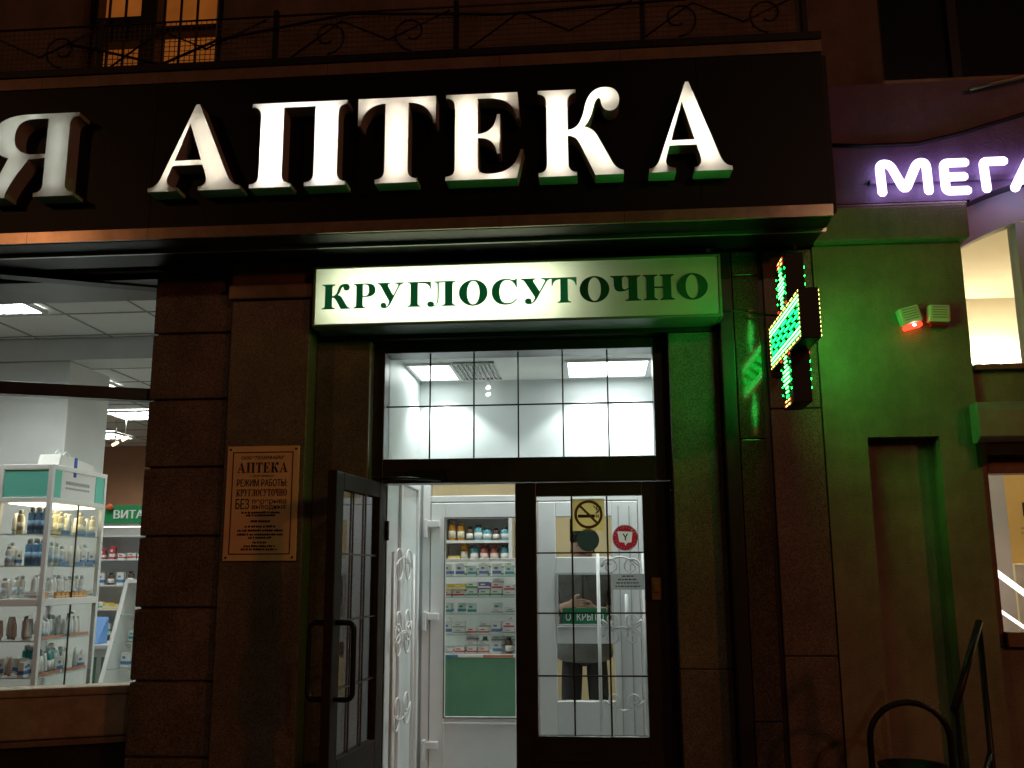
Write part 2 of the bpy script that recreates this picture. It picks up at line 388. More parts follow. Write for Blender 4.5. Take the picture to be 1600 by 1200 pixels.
# upper wall with the window opening
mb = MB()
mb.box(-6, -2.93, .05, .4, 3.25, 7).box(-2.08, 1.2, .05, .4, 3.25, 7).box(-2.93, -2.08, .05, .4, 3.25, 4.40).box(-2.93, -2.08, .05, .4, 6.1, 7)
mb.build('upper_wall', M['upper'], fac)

# ================================================================== SHOP SIGN
sg = thing('shop_sign', 'long black sign board with lit white serif letters over the pharmacy entrance', 'sign', (-1.5, -.45, 3.24))
mb = MB()
xs_ = [-5.2, -3.6, -2.19, -.83, .55, 1.157]
for a, b in zip(xs_[:-1], xs_[1:]): mb.box(a+.0015, b-.0015, -.45, -.05, 3.302, 4.086)
mb.box(-5.2, 1.15, -.44, -.05, 3.24, 4.14)
mb.build('sign_board', M['signboard'], sg)
for z0, z1 in ((4.088, 4.150), (3.243, 3.300)):
    mb = MB()
    for a, b in zip([-5.2, -3.9, -2.82, -2.19, -1.3, -.42, .18], [-3.9, -2.82, -2.19, -1.3, -.42, .18, 1.159]): mb.box(a+.001, b-.001, -.458, -.40, z0, z1)
    mb.build('copper_strip', M['copper'], sg)
MB().box(-5.2, 1.16, -.30, -.285, 3.222, 3.240).build('soffit_trim', M['alu'], sg)
MB().box(-5.2, 1.158, -.47, -.06, 4.152, 4.19).build('top_cap', M['blackpaint'], sg)
MB().box(1.16, 1.2, -.36, -.05, 3.30, 4.12).build('side_bracket', M['blackpaint'], sg)
ret = mat('letter_return', (.42, .45, .42), .4)
LET = .5
acr = translucent('opal_letter_acrylic', (.86, .84, .78), .7, .25)
spec = [('Я', -3.02, -2.545, .14, (.95, 1, .90)), ('А', -2.159, -1.691, .42, (1, .90, .74)), ('П', -1.646, -1.164, 1.15, (1, .93, .85)), ('Т', -1.111, -.724, .62, (1, .88, .74)),
        ('Е', -.675, -.298, .68, (1, .88, .72)), ('К', -.226, .179, .74, (1, .90, .76)), ('А', .299, .687, .66, (1, .90, .76))]
LED_RUNS = {
 'Я': [[(.8, .08), (.8, .92)], [(.62, .965), (.4, .95), (.19, .8), (.19, .66), (.4, .49)], [(.35, .43), (.19, .09)]],
 'А': [[(.165, .12), (.415, .79)], [(.52, .86), (.78, .10)], [(.34, .33), (.5, .33)]],
 'П': [[(.23, .05), (.23, .95)], [(.84, .05), (.84, .95)], [(.45, .97), (.62, .97)]],
 'Т': [[(.42, .05), (.42, .93)], [(.07, .86), (.22, .955)], [(.77, .86), (.62, .955)]],
 'Е': [[(.225, .06), (.225, .94)], [(.45, .035), (.70, .07)], [(.45, .965), (.70, .93)], [(.48, .505), (.55, .505)]],
 'К': [[(.225, .06), (.225, .94)], [(.42, .50), (.50, .56), (.585, .70), (.615, .84), (.69, .945), (.85, .89)], [(.58, .45), (.83, .06)]],
}
for ch, a, b, st, colr in spec:
    me = glyph(ch, .5); wd = max(v.co.x for v in me.vertices); k = (b-a)/wd; h = .445
    m = MB().add(me, lambda v: (a+v.x*k, -.50-v.z*.10, 3.452+v.y*h), lambda p: 0 if p.normal.z > .9 else 1)
    m.build('letter', [acr, ret], sg, label='lit white serif letter %s' % ch)
    for run in LED_RUNS[ch]:       # diode modules behind the acrylic
        pts = [Vector((a+x*k, 3.452+z*h)) for x, z in run]
        for p, q in zip(pts[:-1], pts[1:]):
            n = max(1, round((q-p).length/.085))
            for i in range(n):
                c = p.lerp(q, (i+.5)/n)
                lamp('letter_lamp', 'POINT', (c.x, -.492, c.y), LET*st*rnd.uniform(.8, 1.15), colr, shadow_soft_size=.006).parent = None

# ================================================================== LIGHT BOX
lb = thing('light_box', 'long light box with green lettering above the door, its right end unlit', 'sign', (-.38, -.03, 2.86))
MB().ring_y(-1.436, .668, 2.856, 3.184, .014, .014, .014, .014, -.125, .08).box(-1.42, .652, .06, .08, 2.87, 3.17).build('box_frame', mat('green_frame', (.10, .16, .11), .4), lb, bevel=.003)
MB().poly([(-1.422, -.118, 2.87), (.654, -.118, 2.87), (.654, -.118, 3.17), (-1.422, -.118, 3.17)]).build('face_panel', M['opal'], lb)
cy = [('К', -1.386, -1.236), ('Р', -1.219, -1.104), ('У', -1.093, -.955), ('Г', -.935, -.811), ('Л', -.834, -.684), ('О', -.667, -.517), ('С', -.497, -.365), ('У', -.345, -.188),
      ('Т', -.188, -.060), ('О', -.045, .106), ('Ч', .112, .264), ('Н', .277, .434), ('О', .447, .601)]
for ch, a, b in cy:
    me = glyph(ch, .5); wd = max(v.co.x for v in me.vertices); k = (b-a)/wd
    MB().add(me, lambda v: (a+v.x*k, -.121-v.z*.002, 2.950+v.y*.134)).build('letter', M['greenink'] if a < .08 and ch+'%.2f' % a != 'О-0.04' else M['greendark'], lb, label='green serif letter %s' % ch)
tube_m = emis('lit_tube', (1, 1, .78), 24)
for z, a, b in ((2.955, -1.36, -.16), (3.085, -1.30, -.16)):
    MB().tube([(a, .015, z), (b, .015, z)], .013, 8).build('fluorescent_tube', tube_m, lb)

# ================================================================== ENTRANCE
tr = thing('transom_window', 'wide barred transom window with dark frame above the entrance doors', 'window', (-.38, .22, 2.13))
MB().ring_y(-1.171, .409, 2.068, 2.832, .060, .078, .13, .055, .18, .30).build('frame', M['doorbrown'], tr, bevel=.004)
MB().poly([(-1.11, .232, 2.198), (.331, .232, 2.198), (.331, .232, 2.777), (-1.11, .232, 2.777)]).build('glass_pane', M['glass'], tr)
mb = MB()
for i in range(1, 6):
    x = -1.11+i*1.441/6; mb.box(x-.004, x+.004, .222, .230, 2.198, 2.777)
mb.box(-1.11, .331, .2225, .2295, 2.484, 2.492)
mb.build('muntin', M['brass'], tr)
# door post (hidden leaf frame)
df = thing('door_frame', 'dark brown jambs on both sides of the pharmacy entrance', 'door frame', (-.38, .24, 0))
MB().box(-1.171, -1.118, .18, .30, 0, 2.066).box(.401, .409, .18, .30, 0, 2.066).build('jamb', M['doorbrown'], df)

cd = thing('entrance_door', 'closed dark brown glazed door leaf with no smoking sticker', 'door', (.0, .22, .02))
x0, x1, z0, z1 = -.408, .400, .02, 2.064
MB().ring_y(x0, x1, z0, z1, .111, .145, .777, .071, .20, .25).build('leaf_frame', M['doorbrown'], cd, bevel=.005)
MB().ring_y(-.32, .27, .17, .70, .025, .025, .025, .025, .193, .2).build('raised_panel', M['doorbrown'], cd, bevel=.003)
MB().poly([(-.297, .226, .797), (.255, .226, .797), (.255, .226, 1.993), (-.297, .226, 1.993)]).build('glass_pane', M['glass'], cd)
mb = MB()
for x in (-.113, .071): mb.box(x-.0045, x+.0045, .216, .224, .797, 1.993)
for z in (1.70, 1.395, 1.085): mb.box(-.297, .255, .2165, .2235, z-.004, z+.004)
mb.build('muntin', M['brass'], cd)
MB().box(.288, .336, .187, .2, 1.46, 1.572).box(.297, .327, .18, .187, 1.50, 1.545).build('lock_plate', mat('bronze_plate', (.30, .16, .08), .4, .5), cd, bevel=.003)

# open leaf, hinged at its left edge
od = thing('entrance_door', 'open dark brown glazed door leaf swung out with curved pull handles', 'door', (-1.112, .175, .02), R(-95.5))
T = od.matrix_basis
W_ = .735
def leafbox(mb, a, b, y0, y1, c, d): return mb.box(a, b, y0, y1, c, d, T)
mb = MB()
leafbox(mb, 0, .10, -.022, .022, 0, 2.045); leafbox(mb, W_-.10, W_, -.022, .022, 0, 2.045)
leafbox(mb, .10, W_-.10, -.022, .022, 1.965, 2.045); leafbox(mb, .10, W_-.10, -.022, .022, .62, .775); leafbox(mb, .10, W_-.10, -.022, .022, 0, .2)
mb.build('leaf_frame', M['doorinner'], od, bevel=.005)
leafbox(MB(), .10, W_-.10, -.012, .012, .2, .62).build('raised_panel', M['doorinner'], od)
MB().poly([T @ Vector(p) for p in ((.10, 0, .775), (W_-.10, 0, .775), (W_-.10, 0, 1.965), (.10, 0, 1.965))]).build('glass_pane', M['glass'], od)
mb = MB()
for x in (.10+.178, .10+.357): leafbox(mb, x-.004, x+.004, .003, .010, .775, 1.965)
for z in (1.67, 1.37, 1.07): leafbox(mb, .10, W_-.10, .0035, .0095, z-.004, z+.004)
mb.build('muntin', M['brass'], od)
for sgn in (1, -1):
    pts = []
    for k in range(7): a = math.pi/2*k/6; pts.append((W_-.05, sgn*(.075+.03*math.sin(a)), 1.335+.03*math.cos(a)))
    for k in range(7): a = math.pi/2*k/6; pts.append((W_-.05, sgn*(.075+.03*math.cos(a)), 1.065-.03*math.sin(a)))
    pts = [(W_-.05, sgn*.02, 1.365)]+pts+[(W_-.05, sgn*.02, 1.035)]
    MB().tube([T @ Vector(p) for p in pts], .0125, 10).build('pull_handle', M['blackpaint'], od)
for z in (.3, 1.75):
    MB().tube([T @ Vector((-.004, .03, z)), T @ Vector((-.004, .03, z+.1))], .011, 8).build('hinge', M['darkmetal'], od)

MB().box(-.98, -.76, .145, .179, 2.085, 2.135).tube([(-.80, .16, 2.08), (-.93, -.02, 2.075), (-1.10, -.10, 2.07)], .008, 6).build('door_closer', M['darkmetal'], df)
# ================================================================== STICKERS AND NOTICES ON THE CLOSED LEAF
def at_y(mb, y): return mb
st = thing('no_smoking_sign', 'yellow square no smoking sticker at the top of the closed door glass', 'sticker', (-.026, .21, 1.813))
MB().poly([(-.108, .213, 1.812), (.058, .213, 1.812), (.058, .213, 1.978), (-.108, .213, 1.978)]).build('sign_backing', M['yellow'], st)
mb = MB().m(0).disc(-.025, 1.897, .074, .2110, .2120, 36, .060)
d = Matrix.Translation((-.025, 0, 1.897)) @ Matrix.Rotation(R(45), 4, 'Y')
mb.box(-.062, .062, .2095, .2105, -.006, .006, d)
mb.build('prohibition_ring', mat('brown_ring', (.20, .06, .02), .6), st)
mb = MB().box(-.080, .008, .2107, .2119, 1.880, 1.896).box(.012, .018, .2107, .2119, 1.880, 1.896).box(.022, .028, .2107, .2119, 1.880, 1.896)
pth = [(.012+.016*math.sin(t*1.0)*(1 if t < 3 else .6), .2113, 1.902+.009*t) for t in [i*.35 for i in range(14)]]
mb.tube(pth, .0028, 6)
mb.tube([(.028+.012*math.cos(t), .2113, 1.925+.016*math.sin(t)) for t in [i*.4 for i in range(13)]], .0025, 6)
mb.build('cigarette', M['ink'], st)
tag(MB().poly([(-.030+.058*math.cos(i*math.pi/20), .2132, 1.765+.058*math.sin(i*math.pi/20)) for i in range(40)]).build('sticker', M['darkgreen']), 'dark round sticker just below the no smoking square', 'sticker')
ys = thing('sticker', 'red round sticker with white letter badge right of the no smoking square', 'sticker', (.162, .21, 1.773))
BDG = [(.122, 1.809), (.201, 1.806), (.194, 1.751), (.174, 1.750), (.162, 1.734), (.157, 1.751), (.131, 1.753)]
_c = bpy.data.curves.new('g', 'CURVE'); _c.dimensions = '2D'; _c.fill_mode = 'BOTH'
for pts in (oval(.162, 1.775, .066, .066, 40), BDG):
    sp = _c.splines.new('POLY'); sp.points.add(len(pts)-1); sp.use_cyclic_u = True
    for q_, p_ in zip(sp.points, pts): q_.co = (p_[0], p_[1], 0, 1)
MB().add(curve_mesh(_c), lambda v: (v.x, .2134, v.y)).build('sticker_disc', M['red'], ys)
mb = MB().disc(.162, 1.775, .0635, .2118, .2128, 40, .0605)
for i in range(22):
    a = 2*math.pi*i/22
    if i % 11 in (0,): continue
    mb.disc(.162+.053*math.cos(a), 1.775+.053*math.sin(a), .0035 if i % 3 else .0055, .2118, .2128, 6)
mb.build('rim_print', M['badge'], ys)
mb = MB().poly([(a, .2128, b) for a, b in BDG])
mb.build('white_badge', M['badge'], ys)
mb = MB(); k = .0045
mb.prism([(.148, 1.796), (.156, 1.796), (.163, 1.782), (.170, 1.796), (.178, 1.796), (.1665, 1.776), (.1665, 1.762), (.1595, 1.762), (.1595, 1.776)], 'y', .2106, .2116)
mb.build('badge_letter', M['ink'], ys)
pn = thing('paper_notice', 'grey paper notice taped to the right of the closed door glass', 'notice', (.17, .21, 1.545))
MB().poly([(.085, .213, 1.512), (.253, .213, 1.512), (.253, .213, 1.592), (.085, .213, 1.592)]).build('sheet', translucent('grey_paper', (.36, .38, .38), .5), pn)
mb = MB()
for i, (a, b) in enumerate(((.14, .2), (.12, .215), (.11, .225), (.105, .235))): 
    x = a
    while x < b: l = rnd.uniform(.008, .02); mb.box(x, min(x+l, b), .2112, .2122, 1.577-.017*i, 1.583-.017*i); x += l+.004
mb.build('print_lines', M['ink'], pn)

# ================================================================== PLAQUE
pl = thing('plaque', 'brass opening hours plaque with black lettering on the smooth pilaster', 'plaque', (-1.683, -.06, 1.665))
MB().box(-1.872, -1.494, -.064, -.0505, 1.665, 2.247).build('plate', M['plaque'], pl, bevel=.002)
mb = MB().ring_y(-1.842, -1.524, 1.697, 2.217, .005, .005, .005, .005, -.0655, -.0645)
for x in (-1.855, -1.511):
    for z in (1.682, 2.230): mb.disc(x, z, .006, -.067, -.0645, 10)
mb.build('border_line', M['ink'], pl)
mb = MB(); Y = -.0655; cx = -1.683
text_mb(mb, 'ООО "ЛЕМИФАРМ"', cx, 2.178, Y, width=.225, bold=.012)
serif_text(mb, 'АПТЕКА', cx-.132, cx+.132, 2.110, .052, -.066, -.0652)
text_mb(mb, 'г. Екатеринбург', cx, 2.088, Y, width=.13)
text_mb(mb, 'РЕЖИМ РАБОТЫ:', cx, 2.040, Y, width=.262, height=.036, bold=.02)
serif_text(mb, 'КРУГЛОСУТОЧНО', cx-.132, cx+.132, 1.990, .036, -.066, -.0652)
text_mb(mb, 'БЕЗ', cx-.098, 1.925, Y, width=.07, height=.052, bold=.02)
text_mb(mb, 'перерыва', cx+.042, 1.952, Y, width=.178, bold=.012)
text_mb(mb, 'выходных', cx+.042, 1.925, Y, width=.178, bold=.012)
def fine(z, wd, h=.011):
    x = cx-wd/2
    while x < cx+wd/2-.004:
        l = min(rnd.uniform(.006, .012), cx+wd/2-x); mb.box(x, x+l, -.066, -.0652, z, z+h*rnd.uniform(.7, 1)); x += l+rnd.choice((.002, .002, .002, .006))
for z, wd in ((1.902, .20), (1.888, .15), (1.858, .10), (1.832, .16), (1.812, .235), (1.792, .235), (1.776, .12), (1.752, .07), (1.734, .16), (1.718, .19)): fine(z, wd)
mb.build('engraved_text', M['ink'], pl)

# ================================================================== DISPLAY WINDOW (turned 24 degrees to the front)
ang = R(24)
dw = thing('display_window', 'large lit display window with dark crossbar left of the stone pier', 'window', (-2.30, .35, 0), math.pi+ang)
TW = dw.matrix_basis      # local x runs left along the glass, local y towards the room's outside
def lw(mb, a, b, y0, y1, c, d): return mb.box(a, b, y0, y1, c, d, TW)
lw(MB(), -.05, 1.5, -.04, .04, 2.553, 2.622).build('crossbar', M['doorbrown'], dw, bevel=.004)
mb = MB(); lw(mb, -.05, 1.5, -.04, .05, 3.205, 3.5); lw(mb, 1.42, 1.5, -.04, .04, 1.03, 3.205); mb.build('window_frame', M['blackpaint'], dw)
MB().poly([TW @ Vector(p) for p in ((-.05, 0, 1.03), (1.42, 0, 1.03), (1.42, 0, 3.205), (-.05, 0, 3.205))]).build('glass_pane', M['glass'], dw)
mb = MB(); lw(mb, -.05, 1.5, -.12, .03, .985, 1.03); lw(mb, -.05, 1.5, -.10, .015, .775, .985); mb.build('window_sill', M['sill'], dw, bevel=.01)
mb = MB(); lw(mb, -.05, 1.5, -.14, .05, .745, .773); mb.build('ledge', M['copper'], dw, bevel=.004)
mb = MB(); lw(mb, -.05, 1.5, -.14, .0, 0, .743); mb.build('window_base', M['blackstone'], dw)

# ================================================================== VESTIBULE
VX0, VX1, VY, VZ = -1.172, .432, 1.6, 2.90
struct(MB().box(VX0, VX1, .31, VY+.06, -.02, .004).build('vestibule_floor', M['floor']))
struct(MB().box(VX0-.06, VX0, .31, VY+.06, .004, VZ).build('vestibule_wall', M['vestwall']))
struct(MB().box(VX1, VX1+.06, .31, VY+.06, .004, VZ).build('vestibule_wall', M['vestwall']))
mb = MB().box(VX0-.06, VX1+.06, .301, VY+.08, VZ, VZ+.05)
struct(mb.build('vestibule_ceiling', M['ceil']))
struct(MB().box(VX0-.06, VX1+.06, .302, .309, 2.80, VZ).build('vestibule_beam', M['vestwall']))
# back partition above the inner doors
mb = MB()
mb.box(VX0, VX1, VY, VY+.05, 2.26, VZ).box(VX0, -1.14, VY, VY+.05, .004, 2.26).box(.37, VX1, VY, VY+.05, .004, 2.26)
struct(mb.build('partition_wall', M['vestwall']))
# side wall trim
mb = MB()
for y in (.36, .92, 1.50): mb.box(VX0, VX0+.018, y, y+.05, .01, 2.19)
mb.box(VX0, VX0+.018, .41, 1.50, 2.14, 2.19)
struct(mb.build('wall_trim', M['white'], bevel=.004))
def cl_panel(name, label, x0, x1, y0, y1, z, em, grp, frm=.03):
    t = thing(name, label, 'ceiling light', ((x0+x1)/2, (y0+y1)/2, z), 0, grp)
    mb = MB(); mb.box(x0, x1, y0, y0+frm, z-.014, z); mb.box(x0, x1, y1-frm, y1, z-.014, z); mb.box(x0, x0+frm, y0+frm, y1-frm, z-.014, z); mb.box(x1-frm, x1, y0+frm, y1-frm, z-.014, z)
    mb.build('frame', M['white'], t)
    MB().poly([(x0+frm, y0+frm, z-.006), (x0+frm, y1-frm, z-.006), (x1-frm, y1-frm, z-.006), (x1-frm, y0+frm, z-.006)]).build('diffuser', em, t)
    return t
cl_panel('ceiling_light', 'small square ceiling light beside the vent grille in the vestibule', -1.20+.04, -.87, 1.0, 1.5, VZ-.001, M['panel_vest'], 'vestibule ceiling lights', .02)
cl_panel('ceiling_light', 'wide ceiling light at the right end of the vestibule', -.16, .38, 1.0, 1.5, VZ-.001, M['panel_vest'], 'vestibule ceiling lights', .02)
vg = thing('vent_grille', 'dark slatted vent grille in the vestibule ceiling', 'vent', (-.74, 1.25, VZ))
mb = MB()
for i in range(9): mb.box(-.85+i*.028, -.838+i*.028, 1.0, 1.5, VZ-.012, VZ-.001)
mb.box(-.86, -.6, .985, 1.0, VZ-.013, VZ-.001).box(-.86, -.6, 1.5, 1.515, VZ-.013, VZ-.001)
mb.build('slats', mat('grey_slats', (.36, .37, .36), .5), vg)
for (x, y), lab in (((-1.0, 1.42), 'round spot lamp in the vestibule ceiling by the vent'), ((-.02, 1.42), 'round spot lamp in the vestibule ceiling, middle'), ((.25, 1.42), 'round spot lamp in the vestibule ceiling at the right wall')):
    o = lamp('vestibule_spot', 'SPOT', (x, y, VZ-.03), (24, 20, 30)[(x > -.5)+(x > 0)], (.92, 1, .97), spot_size=R(112), spot_blend=.35, shadow_soft_size=.03)
tl = thing('track_spotlight', 'small white double spotlight under the vestibule ceiling', 'spotlight', (-.69, 1.52, VZ))
MB().box(-.70, -.68, 1.5, 1.54, VZ-.05, VZ-.0005).build('mount', M['white'], tl)
for dz in (.06, .105): MB().tube([(-.69, 1.54, VZ-dz), (-.69, 1.45, VZ-dz-.02)], .013, 12).build('lamp_head', [emis('spot_glow', (1, 1, .95), 2.5)], tl)

# inner doors (white plastic)
pf = thing('door_frame', 'white plastic frame around the inner doors of the vestibule', 'door frame', (-.38, VY, 0))
MB().box(-1.139, -1.088, VY-.03, VY+.05, .01, 2.255).box(.292, .369, VY-.03, VY+.05, .01, 2.255).box(-1.087, .291, VY-.03, VY+.05, 2.068, 2.11).box(-1.087, .291, VY-.03, VY+.05, 2.2, 2.255).box(-.40, -.345, VY-.03, VY+.05, 2.111, 2.199).build('frame', M['white'], pf, bevel=.004)
MB().poly([(-1.02, VY+.02, 2.111), (-.41, VY+.02, 2.111), (-.41, VY+.02, 2.199), (-1.02, VY+.02, 2.199)]).build('glass_pane', M['glass'], pf)
L = thing('inner_door', 'white plastic inner door with one tall glass pane and three hinges', 'door', (-.74, VY, .01))
MB().ring_y(-1.083, -.372, .012, 2.062, .094, .094, .676, .10, VY-.035, VY+.035).build('leaf_frame', M['white'], L, bevel=.005)
MB().ring_y(-.995, -.46, .15, .66, .012, .012, .012, .012, VY-.042, VY-.036).build('bottom_panel', M['white'], L, bevel=.003)
MB().poly([(-.989, VY, .688), (-.466, VY, .688), (-.466, VY, 1.962), (-.989, VY, 1.962)]).build('glass_pane', M['thinglass'], L)
MB().ring_y(-.993, -.462, .684, 1.966, .008, .008, .008, .008, VY-.040, VY-.0355).build('gasket', mat('grey_gasket', (.12, .12, .12), .6), L)
for z in (1.90, 1.30, .50):
    MB().box(-1.10, -1.02, VY-.075, VY-.036, z, z+.045).box(-1.125, -1.10, VY-.085, VY-.031, z-.07, z+.055).build('hinge', M['white'], L, bevel=.006)
Rr = thing('inner_door', 'white plastic inner door with three stacked panes and an open sign', 'door', (-.04, VY, .01))
a0, a1 = -.366, .288
mb = MB().box(a0, -.252, VY-.035, VY+.035, .012, 2.062).box(.118, a1, VY-.035, VY+.035, .012, 2.062)
for c, d in ((.012, .793), (1.149, 1.258), (1.599, 1.70), (1.963, 2.062)): mb.box(-.252, .118, VY-.035, VY+.035, c, d)
mb.build('leaf_frame', M['white'], Rr, bevel=.005)
for c, d in ((.793, 1.149), (1.258, 1.599), (1.70, 1.963)):
    MB().poly([(-.252, VY, c), (.118, VY, c), (.118, VY, d), (-.252, VY, d)]).build('glass_pane', M['thinglass'], Rr)
MB().ring_y(-.252, .118, 1.258, 1.599, .014, .014, .014, .014, VY-.045, VY-.0355).build('pane_bead', mat('grey_bead', (.42, .43, .43), .5), Rr, bevel=.002)
MB().tube([(.20, VY-.04, 1.20), (.20, VY-.09, 1.20), (.20, VY-.09, 1.45), (.20, VY-.04, 1.45)], .012, 8).build('pull_handle', M['white'], Rr)
MB().box(.160, .166, VY-.041, VY-.0355, .3, 2.03).box(.230, .238, VY-.041, VY-.0355, .3, 2.03).build('groove_trim', mat('grey_trim', (.45, .46, .46), .5), Rr)
op = thing('open_sign', 'green open sign hanging in the middle pane of the inner door', 'sign', (-.07, VY-.02, 1.27))
MB().box(-.213, .072, VY-.028, VY-.02, 1.268, 1.372).build('sign_plate', mat('sign_green', (.01, .16, .07), .5), op)
mb = MB(); text_mb(mb, 'ОТКРЫТО', -.07, 1.294, VY-.030, width=.245, height=.05, bold=.01); mb.build('lettering', M['paper'], op)

# white scroll grilles
def spiral(c, r0, r1, a0, turns, n=22):
    return [(c[0]+(r0+(r1-r0)*i/n)*math.cos(a0+turns*2*math.pi*i/n), c[1]+(r0+(r1-r0)*i/n)*math.sin(a0+turns*2*math.pi*i/n)) for i in range(n+1)]
def grille(name, label, mapf, w, loc):
    g = thing(name, label, 'grille', loc)
    mb = MB()
    for x in (0, w): mb.tube([mapf(x, .30), mapf(x, 1.72)], .011, 8)
    mb.build('upright_bar', M['iron'], g)
    def scroll(z, up):
        mb = MB()
        for s, cx in ((1, w*.27), (-1, w*.73)):
            r = w*.20
            p = spiral((0, 0), r, r*.25, 0, 1.35)
            mb.tube([mapf(cx-s*q[0], z+up*q[1]) for q in p], .006, 6)
        arc = [(w*(.07+.86*i/14), z+up*(-.0+.02*math.sin(math.pi*i/14)*3)) for i in range(15)]
        mb.tube([mapf(*q) for q in arc], .006, 6)
        mb.build('scroll', M['iron'], g)
    for z, u in ((1.635, 1), (1.31, -1), (1.205, 1), (.83, -1)): scroll(z, u)
    return g
grille('scroll_grille', 'white iron scroll grille in front of the inner door, right side', lambda x, z: (.022+x, 1.33, z), .285, (.16, 1.33, .3))
grille('scroll_grille', 'white iron scroll grille on the left wall of the vestibule', lambda x, z: (VX0+.035, .62+x, z), .62, (VX0+.035, .95, .3))

# ================================================================== PHARMACY HALL
HX0, HX1, HY, HZ = -8.2, 2.1, 8.4, 3.42
struct(MB().box(HX0, HX1, .56, HY, -.05, -.024).build('hall_floor', M['floor']))
struct(MB().box(HX0, HX1, HY, HY+.1, -.02, HZ).build('hall_wall', M['brownwall']))
struct(MB().box(HX0-.1, HX0, .2, HY, -.02, HZ).build('hall_wall', M['whitewall']))
struct(MB().box(HX1, HX1+.06, 1.7, HY, -.02, HZ).build('hall_wall', M['beige']))
mb = MB().box(HX0, HX1, .3, HY, HZ, HZ+.06)
struct(mb.build('hall_ceiling', M['ceil']))
mb = MB()
y = .85
while y < HY: mb.box(HX0, HX1, y-.008, y+.008, HZ-.006, HZ-.001); y += .6
x = HX0+.3
while x < HX1: mb.box(x-.008, x+.008, .4, HY, HZ-.0065, HZ-.0015); x += .6
struct(mb.build('ceiling_grid', M['tee']))
struct(MB().box(HX0, -2.6, 2.12, 2.45, 3.24, HZ-.008).build('ceiling_beam', M['whitewall']))
tag(MB().box(-4.75, -4.02, 2.13, 2.75, -.02, 3.236).build('column', M['whitewall'], bevel=.01), 'square white column behind the display cabinet', 'column')
proto = None
def hall_light(x, y, label):
    global proto
    if proto is None:
        t = thing('ceiling_light', label, 'ceiling light', (x, y, HZ-.008), 0, 'louvred ceiling lights in the hall')
        mb = MB(); mb.box(x-.29, x+.29, y-.29, y-.26, HZ-.03, HZ-.008); mb.box(x-.29, x+.29, y+.26, y+.29, HZ-.03, HZ-.008); mb.box(x-.29, x-.26, y-.26, y+.26, HZ-.03, HZ-.008); mb.box(x+.26, x+.29, y-.26, y+.26, HZ-.03, HZ-.008)
        mb.build('frame', M['white'], t)
        MB().poly([(x-.26, y-.26, HZ-.012), (x-.26, y+.26, HZ-.012), (x+.26, y+.26, HZ-.012), (x+.26, y-.26, HZ-.012)]).build('diffuser', M['panel_on'], t)
        mb = MB()
        for i in range(1, 4): mb.box(x-.26+i*.13-.006, x-.26+i*.13+.006, y-.26, y+.26, HZ-.04, HZ-.013)
        for i in range(1, 7): mb.box(x-.26, x+.26, y-.26+i*.074-.003, y-.26+i*.074+.003, HZ-.0395, HZ-.0135)
        mb.build('louvre', M['alu'], t); proto = t; return t
    return dup(proto, (x, y, HZ-.008), label)
for (x, y, lab) in ((-4.05, 1.05, 'bright louvred ceiling light nearest the display window'), (-4.5, .50, 'second added louvred fill light hidden above the window head'), (-3.5, .50, 'louvred ceiling light hidden above the window head'), (-2.1, 1.45, 'added louvred fill light hidden behind the head of the stone pier'), (-4.85, 3.75, 'louvred ceiling light just above the window crossbar'), (-5.2, 5.65, 'louvred ceiling light beside the stone pier, below the crossbar'),  # the hidden ones are added to brighten the cabinet front
                    (-6.4, 7.2, 'farthest louvred ceiling light near the brown wall'), (-2.5, 3.2, 'louvred ceiling light over the sales counter'), (-1.0, 3.2, 'louvred ceiling light behind the inner doors'),
                    (.7, 3.2, 'louvred ceiling light at the right of the hall'), (-2.5, 5.5, 'louvred ceiling light over the back shelves'), (-.4, 5.5, 'louvred ceiling light over the rear aisle'), (-6.6, 2.8, 'louvred ceiling light by the far left wall')):
    hall_light(x, y, lab)
for i, (x, y, z, lab) in enumerate(((-5.62, 6.0, 3.12, 'warm halogen spot hanging left of the pier'), (-5.3, 5.6, 3.12, 'warm halogen spot hanging close to the pier'))):
    t = thing('spot_lamp', lab, 'spotlight', (x, y, z))
    MB().tube([(x, y, HZ-.01), (x, y, z+.03)], .006, 6).build('stem', M['alu'], t)
    MB().tube([(x-.035, y, z-.015), (x+.035, y, z+.02)], .017, 10).build('lamp_head', emis('warm_glow', (1, .62, .32), 5), t)

# ---------------- products: one mesh of each kind, then copies
def band_box(name, w, d, h, c1, c2):
    m = MB().m(0).box(-w/2, w/2, -d/2, d/2, 0, h).m(1)
    m.box(-w/2-.0006, w/2+.0006, -d/2-.0006, d/2+.0006, h*.18, h*.42).box(-w*.3, w*.1, -d/2-.0012, -d/2, h*.58, h*.75)
    o = m.build(name, [mat('carton', c1, .5), mat('carton_print', c2, .5)]); return o
def bottle(name, r, h, c1, c2, lab=(.85, .85, .82)):
    m = MB().m(0).lathe([(r*.92, 0), (r, h*.03), (r, h*.74), (r*.85, h*.80), (r*.55, h*.82), (r*.55, h*.84)], (0, 0, 0), 12)
    m.m(1).lathe([(r*.62, h*.84), (r*.62, h*.985), (r*.55, h)], (0, 0, 0), 10)
    m.m(2).lathe([(r*1.02, h*.15), (r*1.02, h*.5)], (0, 0, 0), 12)
    return m.build(name, [mat('bottle_body', c1, .25), mat('bottle_cap', c2, .35), mat('bottle_label', lab, .5)])
def tubep(name, r, h, c1, c2):
    m = MB().m(0).lathe([(r*.9, h*.16), (r, h*.2), (r*.85, h*.7), (r*.45, h)], (0, 0, 0), 10).m(1).lathe([(r*.6, 0), (r*.6, h*.16)], (0, 0, 0), 10)
    return m.build(name, [mat('tube_body', c1, .35), mat('tube_cap', c2, .35)])
